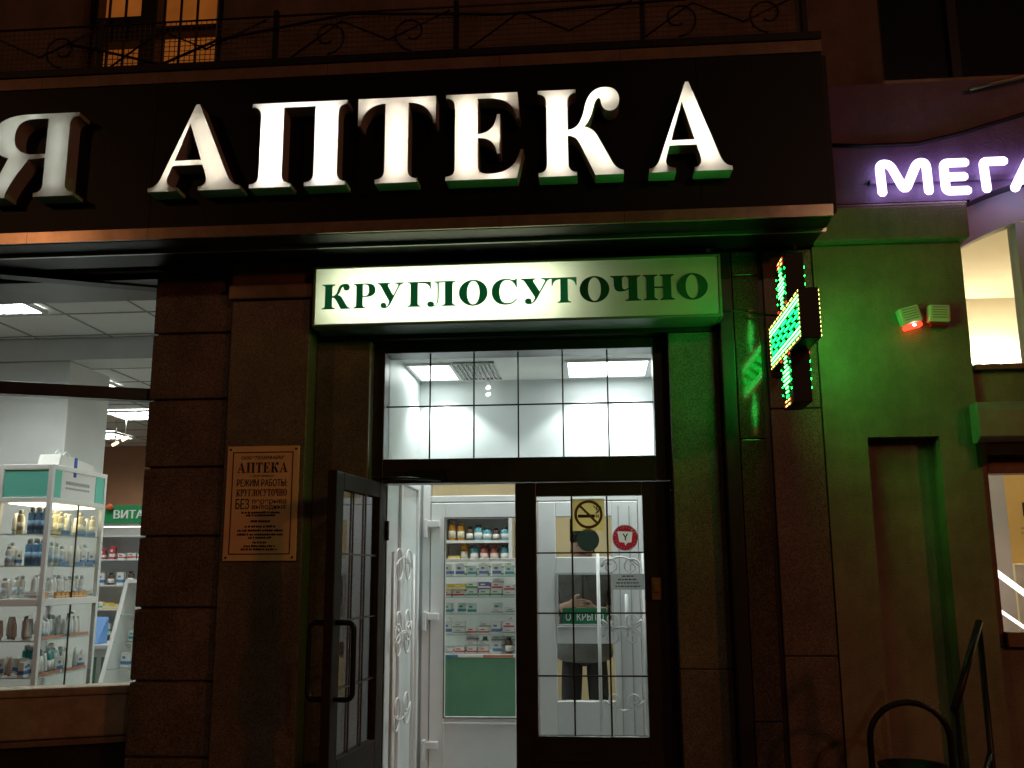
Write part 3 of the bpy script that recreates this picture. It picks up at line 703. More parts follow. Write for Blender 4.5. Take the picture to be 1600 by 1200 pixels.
class Stock:
    def __init__(s, makers): s.makers = makers; s.cache = {}
    def put(s, key, x, y, z, label, group, rz=0, sc=1):
        if key not in s.cache: o = s.makers[key](); s.cache[key] = o; first = True
        else: o = s.cache[key].copy(); COL.objects.link(o)
        o.location = (x, y, z); o.rotation_euler.z = rz; o.scale = (1, 1, sc)
        tag(o, label, s.cat(key), group); return o
    def cat(s, k): return 'bottle' if k.startswith('b') else 'tube' if k.startswith('t') else 'box'
W = (.78, .78, .76)
ST = Stock({
 'w_blue': lambda: band_box('medicine_box', .075, .035, .10, W, (.08, .20, .45)), 'w_green': lambda: band_box('medicine_box', .09, .04, .06, W, (.08, .38, .20)),
 'w_red': lambda: band_box('medicine_box', .085, .04, .055, W, (.55, .06, .08)), 'w_grey': lambda: band_box('medicine_box', .10, .045, .045, W, (.35, .38, .40)),
 'w_teal': lambda: band_box('medicine_box', .07, .035, .085, (.62, .72, .70), (.07, .32, .36)), 'yellow': lambda: band_box('medicine_box', .11, .05, .05, (.75, .55, .08), W),
 'red': lambda: band_box('medicine_box', .06, .04, .11, (.5, .05, .06), W), 'purple': lambda: band_box('medicine_box', .09, .045, .06, (.16, .10, .36), W),
 'orange': lambda: band_box('medicine_box', .05, .04, .075, (.75, .28, .03), (.8, .6, .3)), 'green': lambda: band_box('medicine_box', .07, .04, .07, (.10, .40, .12), W),
 'bblue': lambda: bottle('bottle', .026, .17, (.22, .48, .80), (.80, .82, .84), (.3, .55, .85)), 'bcream': lambda: bottle('bottle', .020, .15, (.85, .74, .48), (.85, .78, .62), (.9, .85, .65)),
 'bwhite': lambda: bottle('bottle', .019, .14, (.85, .86, .86), (.62, .72, .80), (.55, .68, .80)), 'bteal': lambda: bottle('bottle', .026, .17, (.03, .28, .30), (.7, .7, .7)),
 'bamber': lambda: bottle('bottle', .035, .17, (.45, .20, .02), (.35, .2, .05), (.75, .7, .55)), 'bcyan': lambda: bottle('bottle', .04, .14, (.12, .38, .46), (.1, .1, .12)),
 'bdark': lambda: bottle('bottle', .032, .13, (.10, .06, .04), (.02, .02, .02)), 'bred': lambda: bottle('bottle', .042, .14, (.38, .10, .08), (.3, .05, .05), (.75, .6, .55)),
 'twhite': lambda: tubep('cream_tube', .02, .13, (.86, .87, .87), (.62, .72, .80)), 'tpink': lambda: tubep('cream_tube', .018, .12, (.86, .82, .78), (.75, .45, .38)),
})

def glass_shelf(x0, x1, y0, y1, z, parent):
    MB().poly([(x0, y0, z-.004), (x1, y0, z-.004), (x1, y1, z-.004), (x0, y1, z-.004)]).m(1).box(x0, x1, y0-.002, y0, z-.008, z).box(x1, x1+.002, y0, y1, z-.008, z).build('shelf', [M['thinglass'], M['glassedge']], parent)
# ---------------- white glass cabinet in the display window
KX0, KX1, KY0, KY1 = -3.80, -3.44, 1.02, 1.72
cb = thing('display_cabinet', 'tall white glass display cabinet with teal header panels behind the window', 'cabinet', ((KX0+KX1)/2, (KY0+KY1)/2, 0))
mb = MB()
for x in (KX0, KX1-.03):
    for y in (KY0, KY1-.03): mb.box(x, x+.03, y, y+.03, 0, 2.30)
for z, h in ((0, .08), (1.41, .045), (2.06, .03), (2.27, .03)):
    mb.box(KX0+.03, KX1-.03, KY0, KY0+.03, z, z+h); mb.box(KX0+.03, KX1-.03, KY1-.03, KY1, z, z+h)
    mb.box(KX0, KX0+.03, KY0+.03, KY1-.03, z, z+h); mb.box(KX1-.03, KX1, KY0+.03, KY1-.03, z, z+h)
mb.box(KX0+.03, KX1-.03, KY0+.03, KY1-.03, 2.27, 2.285)
mb.build('frame', M['white'], cb, bevel=.003)
for q in ((KX0+.032, KX1-.032, KY0+.006, KY0+.014), (KX1-.014, KX1-.006, KY0+.032, KY0+.12), (KX1-.014, KX1-.006, KY1-.14, KY1-.032)): MB().box(*q, 2.092, 2.268).build('header_panel', M['teal'], cb)
MB().box(KX1-.016, KX1-.010, KY0+.121, KY1-.141, 2.092, 2.268).build('header_panel', M['white'], cb)
SH = (.62, .98, 1.20, 1.455, 1.66, 1.86)
for z in (.62, 1.20, 1.66, 1.86):
    glass_shelf(KX0+.014, KX1-.014, KY0+.014, KY1-.014, z, cb)
glass_shelf(KX0+.014, KX1-.014, KY0+.014, KY1-.014, .98, cb)
MB().box(KX0+.031, KX1-.031, KY0+.031, KY1-.031, 1.44, 1.454).build('shelf', M['white'], cb)
for p in ([(KX1-.012, KY0+.03, .08), (KX1-.012, KY1-.03, .08), (KX1-.012, KY1-.03, 2.06), (KX1-.012, KY0+.03, 2.06)],
          [(KX0+.03, KY0+.012, .08), (KX1-.03, KY0+.012, .08), (KX1-.03, KY0+.012, 2.06), (KX0+.03, KY0+.012, 2.06)]):
    MB().poly(p).build('glass_pane', M['thinglass'], cb)
MB().box(KX1-.008, KX1-.002, (KY0+KY1)/2-.006, (KY0+KY1)/2+.006, .08, 2.06).build('door_gap', M['brass'], cb)
for z in (1.35, 1.49): MB().lathe([(.012, 0), (.015, .01), (.008, .02)], (KX1+.002, (KY0+KY1)/2+.02, z), 8).build('lock', M['alu'], cb)
MB().box(KX0+.05, KX1-.05, KY0+.05, KY1-.05, 2.052, 2.058).build('light_strip', emis('cabinet_strip', (1, .88, .58), 4.5), cb)
def fill(keys, z, n, label, group, ys, xs, jit=.006, sc=(.9, 1.1)):
    for i in range(n):
        ST.put(rnd.choice(keys), rnd.choice(xs)+rnd.uniform(-jit, jit), ys[0]+(ys[1]-ys[0])*i/max(1, n-1), z, label, group, math.pi/2+rnd.uniform(-.15, .15), rnd.uniform(*sc))
for z, k, lab in ((1.86, ['bcream', 'bcream', 'twhite'], 'cream bottle on the lit top shelf of the display cabinet'), (1.66, ['bwhite', 'twhite', 'w_blue'], 'white and blue pack on the second shelf of the cabinet'),
                  (1.455, ['bwhite', 'twhite', 'w_grey'], 'white pack on the white middle shelf of the cabinet'), (1.20, ['tpink', 'twhite', 'bwhite'], 'pale tube on the shelf just below the middle rail'), (.98, ['tpink', 'twhite', 'w_blue', 'bteal'], 'pack on the lowest visible shelf of the cabinet')):
    fill(k, z, 19, lab, 'packs on cabinet shelf %.2f' % z, (KY0+.06, KY1-.06), (KX1-.06, KX1-.12))
    fill(k, z, 14, lab, 'packs on cabinet shelf %.2f' % z, (KY0+.06, KY1-.06), (KX0+.07, KX0+.13))
for z in (1.86, 1.66):
    for i in range(3): ST.put('bblue', KX1-.05-.045*i, KY0+.05, z, 'tall blue bottle at the corner of cabinet shelf', 'blue bottles in the cabinet corner')
for i in range(8): ST.put('orange', KX1-.035, KY0+.16+.055*i if i > 0 else KY0+.07, 1.455, 'orange carton in the row along the middle shelf', 'orange cartons in the cabinet', math.pi/2, .5)
for z in (1.86, 1.66):
    for k, y in enumerate((1.22, 1.42, 1.55)):
        tag(MB().box(KX1-.026, KX1-.022, y, y+.10, z+.002, z+.028).build('price_tag', mat('price_blue', (.10, .25, .50), .5)), 'small blue price strip on the cabinet shelf edge', 'price tag', 'blue price strips')
for z in (1.20, .98):
    for y in (1.10, 1.42): tag(MB().box(KX1-.026, KX1-.022, y, y+.24, z+.002, z+.022).build('price_tag', mat('price_coral', (.62, .24, .16), .5)), 'coral price strip along a lower cabinet shelf', 'price tag', 'coral price strips')
# paper bag on top of the cabinet
bgt = thing('paper_bag', 'white paper carrier bag with blue ribbon lying on the cabinet top', 'bag', (-3.50, 1.34, 2.30))
m = MB(); m.prism([(1.10, 2.301), (1.55, 2.301), (1.54, 2.345), (1.12, 2.375)], 'x', -3.60, -3.452); m.build('bag_body', M['paper'], bgt, bevel=.004)
mb = MB()
for y in (1.17, 1.27): mb.tube([(-3.5, y+.04*math.cos(t), 2.372+.035*math.sin(t)) for t in [math.pi*i/10 for i in range(11)]], .004, 6)
mb.build('handle', M['iron'], bgt)
MB().box(-3.451, -3.446, 1.285, 1.315, 2.24, 2.37).build('ribbon', mat('blue_ribbon', (.04, .10, .45), .5), bgt)
mb = MB()
for z, y0, y1 in ((2.185, 1.20, 1.50), (2.155, 1.20, 1.49)):
    y = y0
    while y < y1: l = rnd.uniform(.012, .022); mb.box(KX1-.0098, KX1-.0085, y, y+l, z, z+(.022 if z > 2.17 else .012)); y += l+.006
mb.build('header_print', mat('grey_print', (.35, .36, .36), .6), cb)

# ---------------- wall shelves with green fascia
def shelving(name, label, x0, x1, y, zs, depth, back, top):
    t = thing(name, label, 'shelving', ((x0+x1)/2, y, 0))
    mb = MB(); mb.box(x0, x0+.03, y-depth, y, 0, top); mb.box(x1-.03, x1, y-depth, y, 0, top); mb.box(x0+.03, x1-.03, y-.02, y, 0, top); mb.box(x0+.03, x1-.03, y-depth, y-.02, top-.03, top)
    mb.build('carcass', back, t)
    for z in zs: MB().box(x0+.03, x1-.03, y-depth+.01, y-.02, z-.015, z).build('shelf', M['white'], t)
    return t
vs = shelving('shelving_unit', 'lit wall shelves under the green vitamin fascia', -5.36, -3.4, 5.1, (.55, .80, 1.02, 1.26, 1.50, 1.76, 2.0), .32, M['white'], 2.12)
MB().box(-5.36, -3.4, 4.76, 4.80, 2.125, 2.305).build('fascia', M['green'], vs)
mb = MB(); text_mb(mb, 'ВИТАМИНЫ', -4.58, 2.17, 4.752, width=.70, height=.085, bold=.03); mb.build('lettering', M['paper'], vs)
MB().box(-5.30, -3.46, 4.79, 4.84, 2.085, 2.098).build('light_strip', emis('shelf_strip', (1, .97, .85), 4), vs)
MB().lathe([(.0, 0), (.035, .01), (.045, .03), (.02, .06), (0, .07)], (-4.98, 4.745, 2.255), 10).build('fruit_emblem', mat('orange_red', (.7, .12, .03), .5), vs)
for z, ks, lab in ((1.76, ['red', 'red', 'w_red'], 'red carton on the top vitamin shelf'), (1.50, ['w_blue', 'bdark', 'w_grey'], 'small pack on the second vitamin shelf'), (1.26, ['green', 'w_green', 'yellow'], 'green and yellow pack on the third vitamin shelf'),
                    (1.02, ['w_teal', 'w_blue', 'yellow'], 'mixed pack on the fourth vitamin shelf'), (.80, ['w_grey', 'w_red'], 'mixed pack on the fifth vitamin shelf')):
    for i in range(9): ST.put(rnd.choice(ks), -5.28+.105*i, 4.86, z, lab, 'packs on vitamin shelf %.2f' % z, rnd.uniform(-.1, .1), rnd.uniform(.9, 1.3))
v2 = shelving('shelving_unit', 'lit wall shelves left of the vitamin shelves under a second green fascia', -7.4, -5.42, 5.1, (.8, 1.02, 1.26, 1.50, 1.76), .32, M['white'], 2.12)
MB().box(-7.4, -5.42, 4.76, 4.80, 2.125, 2.305).build('fascia', M['green'], v2)
mb = MB(); text_mb(mb, 'СЕРДЦЕ', -6.0, 2.17, 4.752, width=.55, height=.085, bold=.03); mb.build('lettering', M['paper'], v2)
for z in (1.76, 1.50, 1.26):
    for i in range(6): ST.put(rnd.choice(['w_green', 'w_blue', 'yellow', 'w_red']), -6.2+.115*i, 4.86, z, 'pack on shelves seen through the display cabinet', 'packs behind the cabinet', 0, rnd.uniform(.9, 1.4))
# slanted glass counter
sc_ = thing('slanted_counter', 'sloping glass showcase with white frame and green base beside the pier', 'counter', (-3.7, 2.8, 0))
mb = MB()
for x in (-3.90, -2.98): mb.prism([(2.62, .0), (3.2, .0), (3.2, 1.56), (3.02, 1.56), (2.62, .60)], 'x', x, x+.035)
mb.box(-3.865, -2.98, 2.99, 3.2, 1.53, 1.56); mb.box(-3.865, -2.98, 2.62, 3.2, .60, .635)
mb.build('frame', M['white'], sc_, bevel=.003)
MB().box(-3.865, -2.98, 2.63, 3.19, .0, .598).build('base_panel', M['palegreen'], sc_)
for z, y in ((.86, 2.74), (1.06, 2.82), (1.28, 2.91)): glass_shelf(-3.863, -2.982, y, 3.19, z+.008, sc_)
MB().poly([(-3.865, 2.625, .63), (-2.98, 2.625, .63), (-2.98, 3.015, 1.53), (-3.865, 3.015, 1.53)]).build('glass_pane', M['thinglass'], sc_)
for z, y in ((.635, 2.85), (.868, 2.92), (1.068, 2.98), (1.288, 3.05)):
    for i in range(9): ST.put(rnd.choice(['tpink', 'w_grey', 'w_teal', 'twhite', 'w_red', 'w_blue']), -3.80+.095*i, y+rnd.uniform(-.01, .06), z, 'small pack inside the sloping glass showcase', 'packs in the sloping showcase', rnd.uniform(-.3, .3), rnd.uniform(.8, 1.2))
# green-fronted counter behind cabinet and sloping showcase
cn = thing('sales_counter', 'white counter with green panels between the cabinet and the back shelves', 'counter', (-5.0, 4.0, 0))
MB().box(-6.6, -4.0, 3.7, 4.2, .0, .95).build('counter_body', M['white'], cn)
MB().box(-6.5, -4.45, 3.685, 3.698, .5, .88).box(-4.40, -4.05, 3.685, 3.698, .5, .88).build('front_panel', M['palegreen'], cn)
MB().box(-6.62, -3.98, 3.66, 4.24, .952, .985).build('counter_top', M['white'], cn)
pb = thing('leaflet_stand', 'blue and white slanted leaflet stand on the counter', 'stand', (-4.62, 3.75, .986))
MB().prism([(3.72, .987), (3.92, .987), (3.92, 1.22)], 'x', -4.80, -4.48).build('stand_body', [mat('stand_blue', (.12, .28, .62), .5)], pb)
MB().prism([(3.775, 1.04), (3.84, 1.118), (3.835, 1.123), (3.77, 1.045)], 'x', -4.76, -4.55).build('white_print', M['paper'], pb)

# ---------------- glass counter and perfume shelf seen through the inner door
gc = thing('glass_counter', 'glass fronted counter of medicine boxes with green base behind the inner door', 'counter', (-1.1, 3.6, 0))
GX0, GX1, GY0, GY1 = -2.3, -.62, 3.3, 3.75
mb = MB().box(GX0, GX1, GY1-.03, GY1, 0, 1.72).box(GX1-.045, GX1, GY0, GY1-.03, 0, 1.72).box(GX0, GX1-.045, GY0, GY0+.03, 1.695, 1.72).box(GX0, GX1-.045, GY0, GY1-.03, .915, .94)
mb.build('frame', M['white'], gc, bevel=.003)
MB().box(GX0, GX1-.046, GY0+.004, GY1-.031, .0, .914).build('base_panel', M['palegreen'], gc)
GZ = (.942, 1.10, 1.265, 1.405, 1.575)
for z in GZ[1:]: glass_shelf(GX0, GX1-.048, GY0+.022, GY1-.031, z, gc)
MB().poly([(GX0, GY0+.008, .94), (GX1-.046, GY0+.008, .94), (GX1-.046, GY0+.008, 1.695), (GX0, GY0+.008, 1.695)]).build('glass_pane', M['thinglass'], gc)
rows = ((1.575, ['w_green', 'w_grey', 'w_teal', 'w_blue', 'w_grey'], 'white box on the top shelf of the glass counter', 2), (1.405, ['w_green', 'w_red', 'yellow', 'purple', 'w_grey'], 'coloured box on the second shelf of the glass counter', 2),
        (1.265, ['w_teal', 'twhite', 'w_grey'], 'pale pack on the third shelf of the glass counter', 1), (1.10, ['w_red', 'w_blue', 'w_grey', 'twhite'], 'pack on the fourth shelf of the glass counter', 1), (.942, ['w_grey', 'w_red', 'bdark', 'w_blue'], 'pack on the bottom shelf of the glass counter', 1))
for z, ks, lab, nl in rows:
    gap = {1.575: .125, 1.405: .155, 1.265: .132, 1.10: .155, .942: .15}[z]
    x = GX1-.10
    while x > -1.5:
        for yy in (GY0+.09, GY0+.20):
            h = 0; lim = gap*(rnd.uniform(.35, .75) if yy < GY0+.15 else rnd.uniform(.7, .95))
            while h < lim:
                k = rnd.choice(ks); hh = {'w_blue': .10, 'w_green': .06, 'w_red': .055, 'w_grey': .045, 'w_teal': .085, 'yellow': .05, 'purple': .06, 'twhite': .13, 'bdark': .13}[k]
                if h+hh > gap*.98: break
                ST.put(k, x+rnd.uniform(-.006, .006), yy, z+h, lab, 'packs on counter shelf %.2f' % z, rnd.uniform(-.12, .12), 1); h += hh+.0005
                if k in ('twhite', 'bdark'): break
        x -= .105
for i, (c_, w_) in enumerate((((.55, .16, .10), .26), ((.75, .75, .72), .20), ((.08, .22, .42), .24), ((.72, .70, .66), .18), ((.50, .20, .14), .20))):
    x = GX1-.06-sum((.26, .20, .24, .18, .20)[:i]); MB().box(x-w_+.01, x, GY0-.004, GY0-.001, .918, .938).build('price_rail', mat('price_rail_colour', c_, .5), gc)
ps = thing('perfume_shelf', 'white two tier shelf of coloured bottles above the glass counter', 'shelving', (-1.0, 4.3, 1.7))
mb = MB().box(-1.42, -1.385, 4.15, 4.42, 1.66, 2.13).box(-.79, -.755, 4.15, 4.42, 1.66, 2.13).box(-1.385, -.79, 4.39, 4.42, 1.66, 2.13).box(-1.385, -.79, 4.15, 4.39, 2.10, 2.13)
mb.build('carcass', M['white'], ps, bevel=.003)
for z in (1.705, 1.90): MB().box(-1.384, -.791, 4.15, 4.388, z-.025, z).build('shelf', M['white'], ps)
MB().box(-1.42, -.755, 4.16, 4.42, 0, 1.658).build('cupboard', M['white'], ps)
for i, k in enumerate(['bamber', 'bamber', 'bdark', 'bcyan', 'bcyan', 'bdark', 'bcyan']): ST.put(k, -1.33+.083*i, 4.24, 1.90, 'glass bottle on the upper tier of the white shelf', 'bottles on the upper tier', 0, rnd.uniform(.85, 1.1))
for i, k in enumerate(['yellow', 'bamber', 'bcyan', 'bred', 'bred', 'bcyan']): ST.put(k, -1.31+.095*i, 4.24, 1.705, 'pack or bottle on the lower tier of the white shelf', 'packs on the lower tier', 0, 1.1)
ls = shelving('shelving_unit', 'narrow bright shelf unit left of the coloured bottles', -1.95, -1.43, 4.43, (.9, 1.15, 1.4, 1.62, 1.84, 2.06), .25, M['white'], 2.28)
MB().box(-1.9, -1.46, 4.2, 4.22, 2.22, 2.235).build('light_strip', emis('strip_narrow', (1, 1, .92), 5), ls)
for z in (1.84, 2.06, 1.62):
    for i in range(4): ST.put(rnd.choice(['w_teal', 'w_green', 'w_red', 'w_blue']), -1.88+.12*i, 4.26, z, 'white pack on the narrow bright shelf unit', 'packs on the narrow unit', 0, 1)
# hall partition behind these units, beige
struct(MB().box(-2.6, HX1, 4.46, 4.52, 0, HZ-.01).build('hall_partition', M['beige']))

struct(MB().box(-.9, .9, 1.72, 2.9, -.024, .2).build('hall_step', M['floor']))
# ================================================================== PERSON behind the inner door
def skin(verts, edges, name, material, parent, root=0, sub=2):
    me = bpy.data.meshes.new(name+'_skeleton'); me.from_pydata([v[:3] for v in verts], edges, [])
    o = bpy.data.objects.new('tmp', me); COL.objects.link(o)
    md = o.modifiers.new('skin', 'SKIN'); md.use_smooth_shade = True
    for i, v in enumerate(verts):
        sv = me.skin_vertices[0].data[i]; sv.radius = (v[3], v[4] if len(v) > 4 else v[3]); sv.use_root = (i == root)
    s2 = o.modifiers.new('sub', 'SUBSURF'); s2.levels = sub; s2.render_levels = sub
    dg = bpy.context.evaluated_depsgraph_get(); dg.update()
    m2 = bpy.data.meshes.new_from_object(o.evaluated_get(dg)); bpy.data.objects.remove(o); bpy.data.meshes.remove(me)
    inv = parent.matrix_basis.inverted()
    m2.transform(inv); m2.materials.clear(); m2.materials.append(material); m2.name = name
    for p in m2.polygons: p.use_smooth = True
    r = bpy.data.objects.new(name, m2); COL.objects.link(r); r.parent = parent; return r
PX, PY = -.085, 2.30
pe = thing('person', 'person in a grey jacket and black trousers standing behind the inner door', 'person', (PX, PY, .2))
def pv(x, y, z, r, r2=None): return (PX+x, PY+y, z+.2, r, r2 or r)
skin_m = mat('skin', (.50, .32, .24), .5); jacket = mat('grey_jacket', (.13, .13, .125), .8, noise=(14, .2), bump=(30, .3)); trous = mat('black_trousers', (.014, .014, .016), .8)
# body: head, neck, trunk, legs, arms, hands in one skinned surface
bv = [pv(0, 0, .92, .10, .085), pv(0, 0, 1.10, .13, .095), pv(0, 0, 1.30, .145, .095), pv(0, .01, 1.42, .055), pv(0, -.01, 1.50, .060, .065), pv(0, -.02, 1.575, .078, .090), pv(0, -.015, 1.645, .070, .080), pv(0, -.01, 1.69, .035),
      pv(-.17, 0, 1.36, .05), pv(-.23, -.02, 1.10, .042), pv(-.12, -.22, 1.17, .030), pv(-.06, -.25, 1.19, .018, .025),
      pv(.17, 0, 1.36, .05), pv(.23, -.02, 1.10, .042), pv(.12, -.22, 1.14, .030), pv(.06, -.25, 1.15, .018, .025),
      pv(-.085, 0, .84, .072), pv(-.10, -.01, .48, .055), pv(-.10, .02, .09, .04), pv(-.105, -.12, .02, .035),
      pv(.085, 0, .84, .072), pv(.10, -.01, .48, .055), pv(.10, .02, .09, .04), pv(.105, -.12, .02, .035)]
be = [(0, 1), (1, 2), (2, 3), (3, 4), (4, 5), (5, 6), (6, 7), (2, 8), (8, 9), (9, 10), (10, 11), (2, 12), (12, 13), (13, 14), (14, 15), (0, 16), (16, 17), (17, 18), (18, 19), (0, 20), (20, 21), (21, 22), (22, 23)]
for hi, s in ((11, 1), (15, -1)):
    hx, hz = -.06*s, 1.19 if s > 0 else 1.15
    for k in range(4):
        b = len(bv); L_ = (.075, .085, .08, .062)[k]
        bv.append(pv(hx+.02*s, -.255, hz+.022-.016*k, .0085)); bv.append(pv(hx+.02*s+L_*.6*s, -.27, hz+.022-.017*k, .0080)); bv.append(pv(hx+.02*s+L_*.8*s, -.245, hz+.020-.017*k, .007))
        be += [(hi, b), (b, b+1), (b+1, b+2)]
    b = len(bv); bv.append(pv(hx+.005*s, -.265, hz+.045, .010)); bv.append(pv(hx+.04*s, -.275, hz+.055, .0085)); be += [(hi, b), (b, b+1)]
# face: nose, brow, ears
b = len(bv); bv += [pv(0, -.115, 1.565, .014), pv(0, -.10, 1.60, .012)]; be += [(5, b), (5, b+1)]
b = len(bv); bv += [pv(-.082, .0, 1.575, .016, .024), pv(.082, .0, 1.575, .016, .024)]; be += [(5, b), (5, b+1)]
skin(bv, be, 'body', skin_m, pe)
for x in (-.032, .032): MB().lathe([(.001, -.008), (.008, -.004), (.009, 0), (.008, .004), (.001, .008)], (PX+x, PY-.098, 1.790), 8).build('eye', M['ink'], pe)
MB().tube([(PX-.024, PY-.093, 1.730), (PX, PY-.103, 1.733), (PX+.024, PY-.093, 1.730)], .005, 6).build('mouth', mat('lips', (.35, .12, .10), .5), pe)
hv = [pv(0, .015, 1.665, .088, .092), pv(0, .05, 1.60, .085, .06), pv(0, .055, 1.52, .06, .045), pv(0, -.05, 1.695, .07, .04)]
skin(hv, [(0, 1), (1, 2), (0, 3)], 'hair', mat('dark_hair', (.03, .02, .015), .6), pe)
jv = [pv(0, 0, .76, .23, .20), pv(0, 0, .84, .23, .195), pv(0, 0, 1.0, .20, .16), pv(0, 0, 1.15, .18, .135), pv(0, 0, 1.30, .185, .125), pv(0, .01, 1.43, .095, .085), pv(-.19, 0, 1.37, .078), pv(-.255, -.02, 1.10, .062), pv(-.15, -.19, 1.16, .048),
      pv(.19, 0, 1.37, .078), pv(.255, -.02, 1.10, .062), pv(.15, -.19, 1.13, .048)]
skin(jv, [(0, 1), (1, 2), (2, 3), (3, 4), (4, 5), (4, 6), (6, 7), (7, 8), (4, 9), (9, 10), (10, 11)], 'jacket', jacket, pe)
MB().tube([(PX+.005, PY-.150, 1.08), (PX, PY-.150, 1.2), (PX, PY-.142, 1.35), (PX, PY-.13, 1.50), (PX, PY-.09, 1.62)], .008, 6).build('zip', M['ink'], pe)
tv = [pv(0, 0, .88, .12, .10), pv(-.085, 0, .80, .088), pv(-.10, -.01, .48, .075), pv(-.10, .02, .10, .068), pv(.085, 0, .80, .088), pv(.10, -.01, .48, .075), pv(.10, .02, .10, .068)]
skin(tv, [(0, 1), (1, 2), (2, 3), (0, 4), (4, 5), (5, 6)], 'trousers', trous, pe)

# ================================================================== LED CROSS
cr = thing('cross_sign', 'green lit pharmacy cross sticking out from the wall', 'sign', (.95, -.1, 2.68))
CY, CZ, A, H = -.445, 2.685, .112, .348
plus = [(CY-H, CZ-A), (CY-A, CZ-A), (CY-A, CZ-H), (CY+A, CZ-H), (CY+A, CZ-A), (CY+H, CZ-A), (CY+H, CZ+A), (CY+A, CZ+A), (CY+A, CZ+H), (CY-A, CZ+H), (CY-A, CZ+A), (CY-H, CZ+A)]
MB().prism(plus, 'x', .898, .982).build('cross_body', M['blackpaint'], cr, bevel=.004)
MB().tube([(.94, CY+H-.01, 2.72), (.94, .0, 2.72)], .018, 8).tube([(.94, CY+H-.01, 2.63), (.94, .0, 2.63)], .018, 8).box(.92, 1.0, -.012, -.0008, 2.56, 2.79).build('wall_bracket', M['blackpaint'], cr)
led = {k: MB() for k in ('g', 'w', 'y', 'r')}
P_ = .0200
n = int(H/P_)
for i in range(-n, n+1):
    for j in range(-n, n+1):
        y, z = i*P_, j*P_
        ina = abs(z) < A-.004 and abs(y) < H-.004; inb = abs(y) < A-.004 and abs(z) < H-.004
        if not (ina or inb): continue
        k = 'g'; on = True
        az, ay = abs(z), abs(y)
        if ina and not (inb and az > A-.004):
            if az > A-.016 or ay > H-.016: k = 'y'; on = i % 4 != 0 or ay > H-.016
            elif az > A-.054: k = 'w'
            else: k = 'g'; on = (i//3+j) % 3 != 0
        elif az > H-.03: k = 'r' if i % 3 == 0 else 'y'; on = ay < A*.7
        elif ay > A-.022: on = j % 2 == 0
        elif ay < .030: k = 'w' if az < .30 else 'g'
        elif ay < .062: on = .17 < az < .26; k = 'w'
        else: on = False
        if az > A-.004 and az < A+.022 and ay > .06: k = 'r'; on = True
        if not on: continue
        s = .0041
        for xf in (.8955, .9845):
            led[k].poly([(xf, CY+y-s, CZ+z-s), (xf, CY+y+s, CZ+z-s), (xf, CY+y+s, CZ+z+s), (xf, CY+y-s, CZ+z+s)])
LED = 52
for k, c, s, nm in (('g', (.004, 1, .058), LED, 'green'), ('w', (.070, 1, .11), LED, 'pale green'), ('y', (1, .80, .20), LED*.14, 'yellow'), ('r', (1, .05, .015), LED*.09, 'red')):
    o = led[k].build('led_dots', emis('led_'+nm.replace(' ', '_'), c, s), cr, label='%s lit diodes of the cross' % nm); o['kind'] = 'stuff'
tag(MB().tube([(.668, -.10, 2.885), (.75, -.06, 2.90), (.86, -.05, 2.88), (.95, -.09, 2.86)], .006, 6).build('cable', M['blackpaint']), 'thin black cable between the light box and the cross', 'cable')

# ================================================================== NEIGHBOURING SHOP
nb = thing('building', 'rough plaster shop front with niche and arched window right of the pharmacy', 'building', (2.2, 0, 0))
NX0, NX1 = 1.155, 1.897
nx0, nx1, nz = 1.362, 1.706, 2.25
mb = MB().box(NX0, nx0, 0, .12, 0, 3.248).box(nx1, NX1, 0, .12, 0, 3.248).box(nx0, nx1, 0, .12, nz, 3.248).box(nx0, nx1, .11, .5, 0, nz).box(NX0, nx0, .12, .5, 0, 3.248).box(nx1, NX1, .12, .5, 0, 3.248).box(nx0, nx1, .12, .5, nz, 3.248)
mb.build('wall', M['plaster'], nb)
MB().box(1.16, 1.93, -.055, .3, 3.252, 3.437).box(1.16, 1.945, -.03, .3, 3.437, 3.462).build('cornice', M['plaster'], nb, bevel=.012)
AC, AZ, AR = 2.70, 1.90, 1.553
def arc(r, x0, x1, n=20): return [(x0+(x1-x0)*i/n, AZ+math.sqrt(max(0, r*r-(x0+(x1-x0)*i/n-AC)**2))) for i in range(n+1)]
MB().prism([(1.96, 3.466), (1.16, 3.466), (1.16, 4.13), (4.4, 4.13), (4.4, 3.40)] + arc(AR+.172, 3.44, 1.96), 'y', -.02, .3).build('fascia', M['fascia'], nb)
MB().tube([(1.16, -.03, 3.80), (1.45, -.03, 3.78), (1.72, -.03, 3.78), (1.95, -.03, 3.83), (2.3, -.03, 3.93), (2.8, -.03, 3.98), (3.6, -.03, 3.95)], .010, 6).build('moulding_shadow', M['blackpaint'], nb)  # the hood's dark shadow line, built as a thin black tube
MB().tube([(2.0, -.05, 4.06), (2.12, -.06, 4.085), (2.3, -.065, 4.12), (2.7, -.07, 4.24), (3.4, -.07, 4.24)], .012, 6).build('hood_edge', M['copper'], nb)
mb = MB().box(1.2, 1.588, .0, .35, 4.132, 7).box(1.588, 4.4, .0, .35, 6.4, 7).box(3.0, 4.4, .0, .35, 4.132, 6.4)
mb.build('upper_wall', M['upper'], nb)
MB().box(1.588, 3.0, .0, .35, 4.132, 4.158).build('window_sill', M['copper'], nb)
up2 = thing('upper_window', 'large unlit dark window above the purple lit letters', 'window', (2.3, .15, 4.16))
MB().poly([(1.60, .17, 4.17), (2.99, .17, 4.17), (2.99, .17, 6.39), (1.60, .17, 6.39)]).build('glass_pane', M['darkglass'], up2)
MB().ring_y(1.59, 2.998, 4.16, 6.398, .05, .05, .05, .05, .13, .2).box(2.0, 2.05, .135, .195, 4.21, 6.348).build('frame', M['blackpaint'], up2)
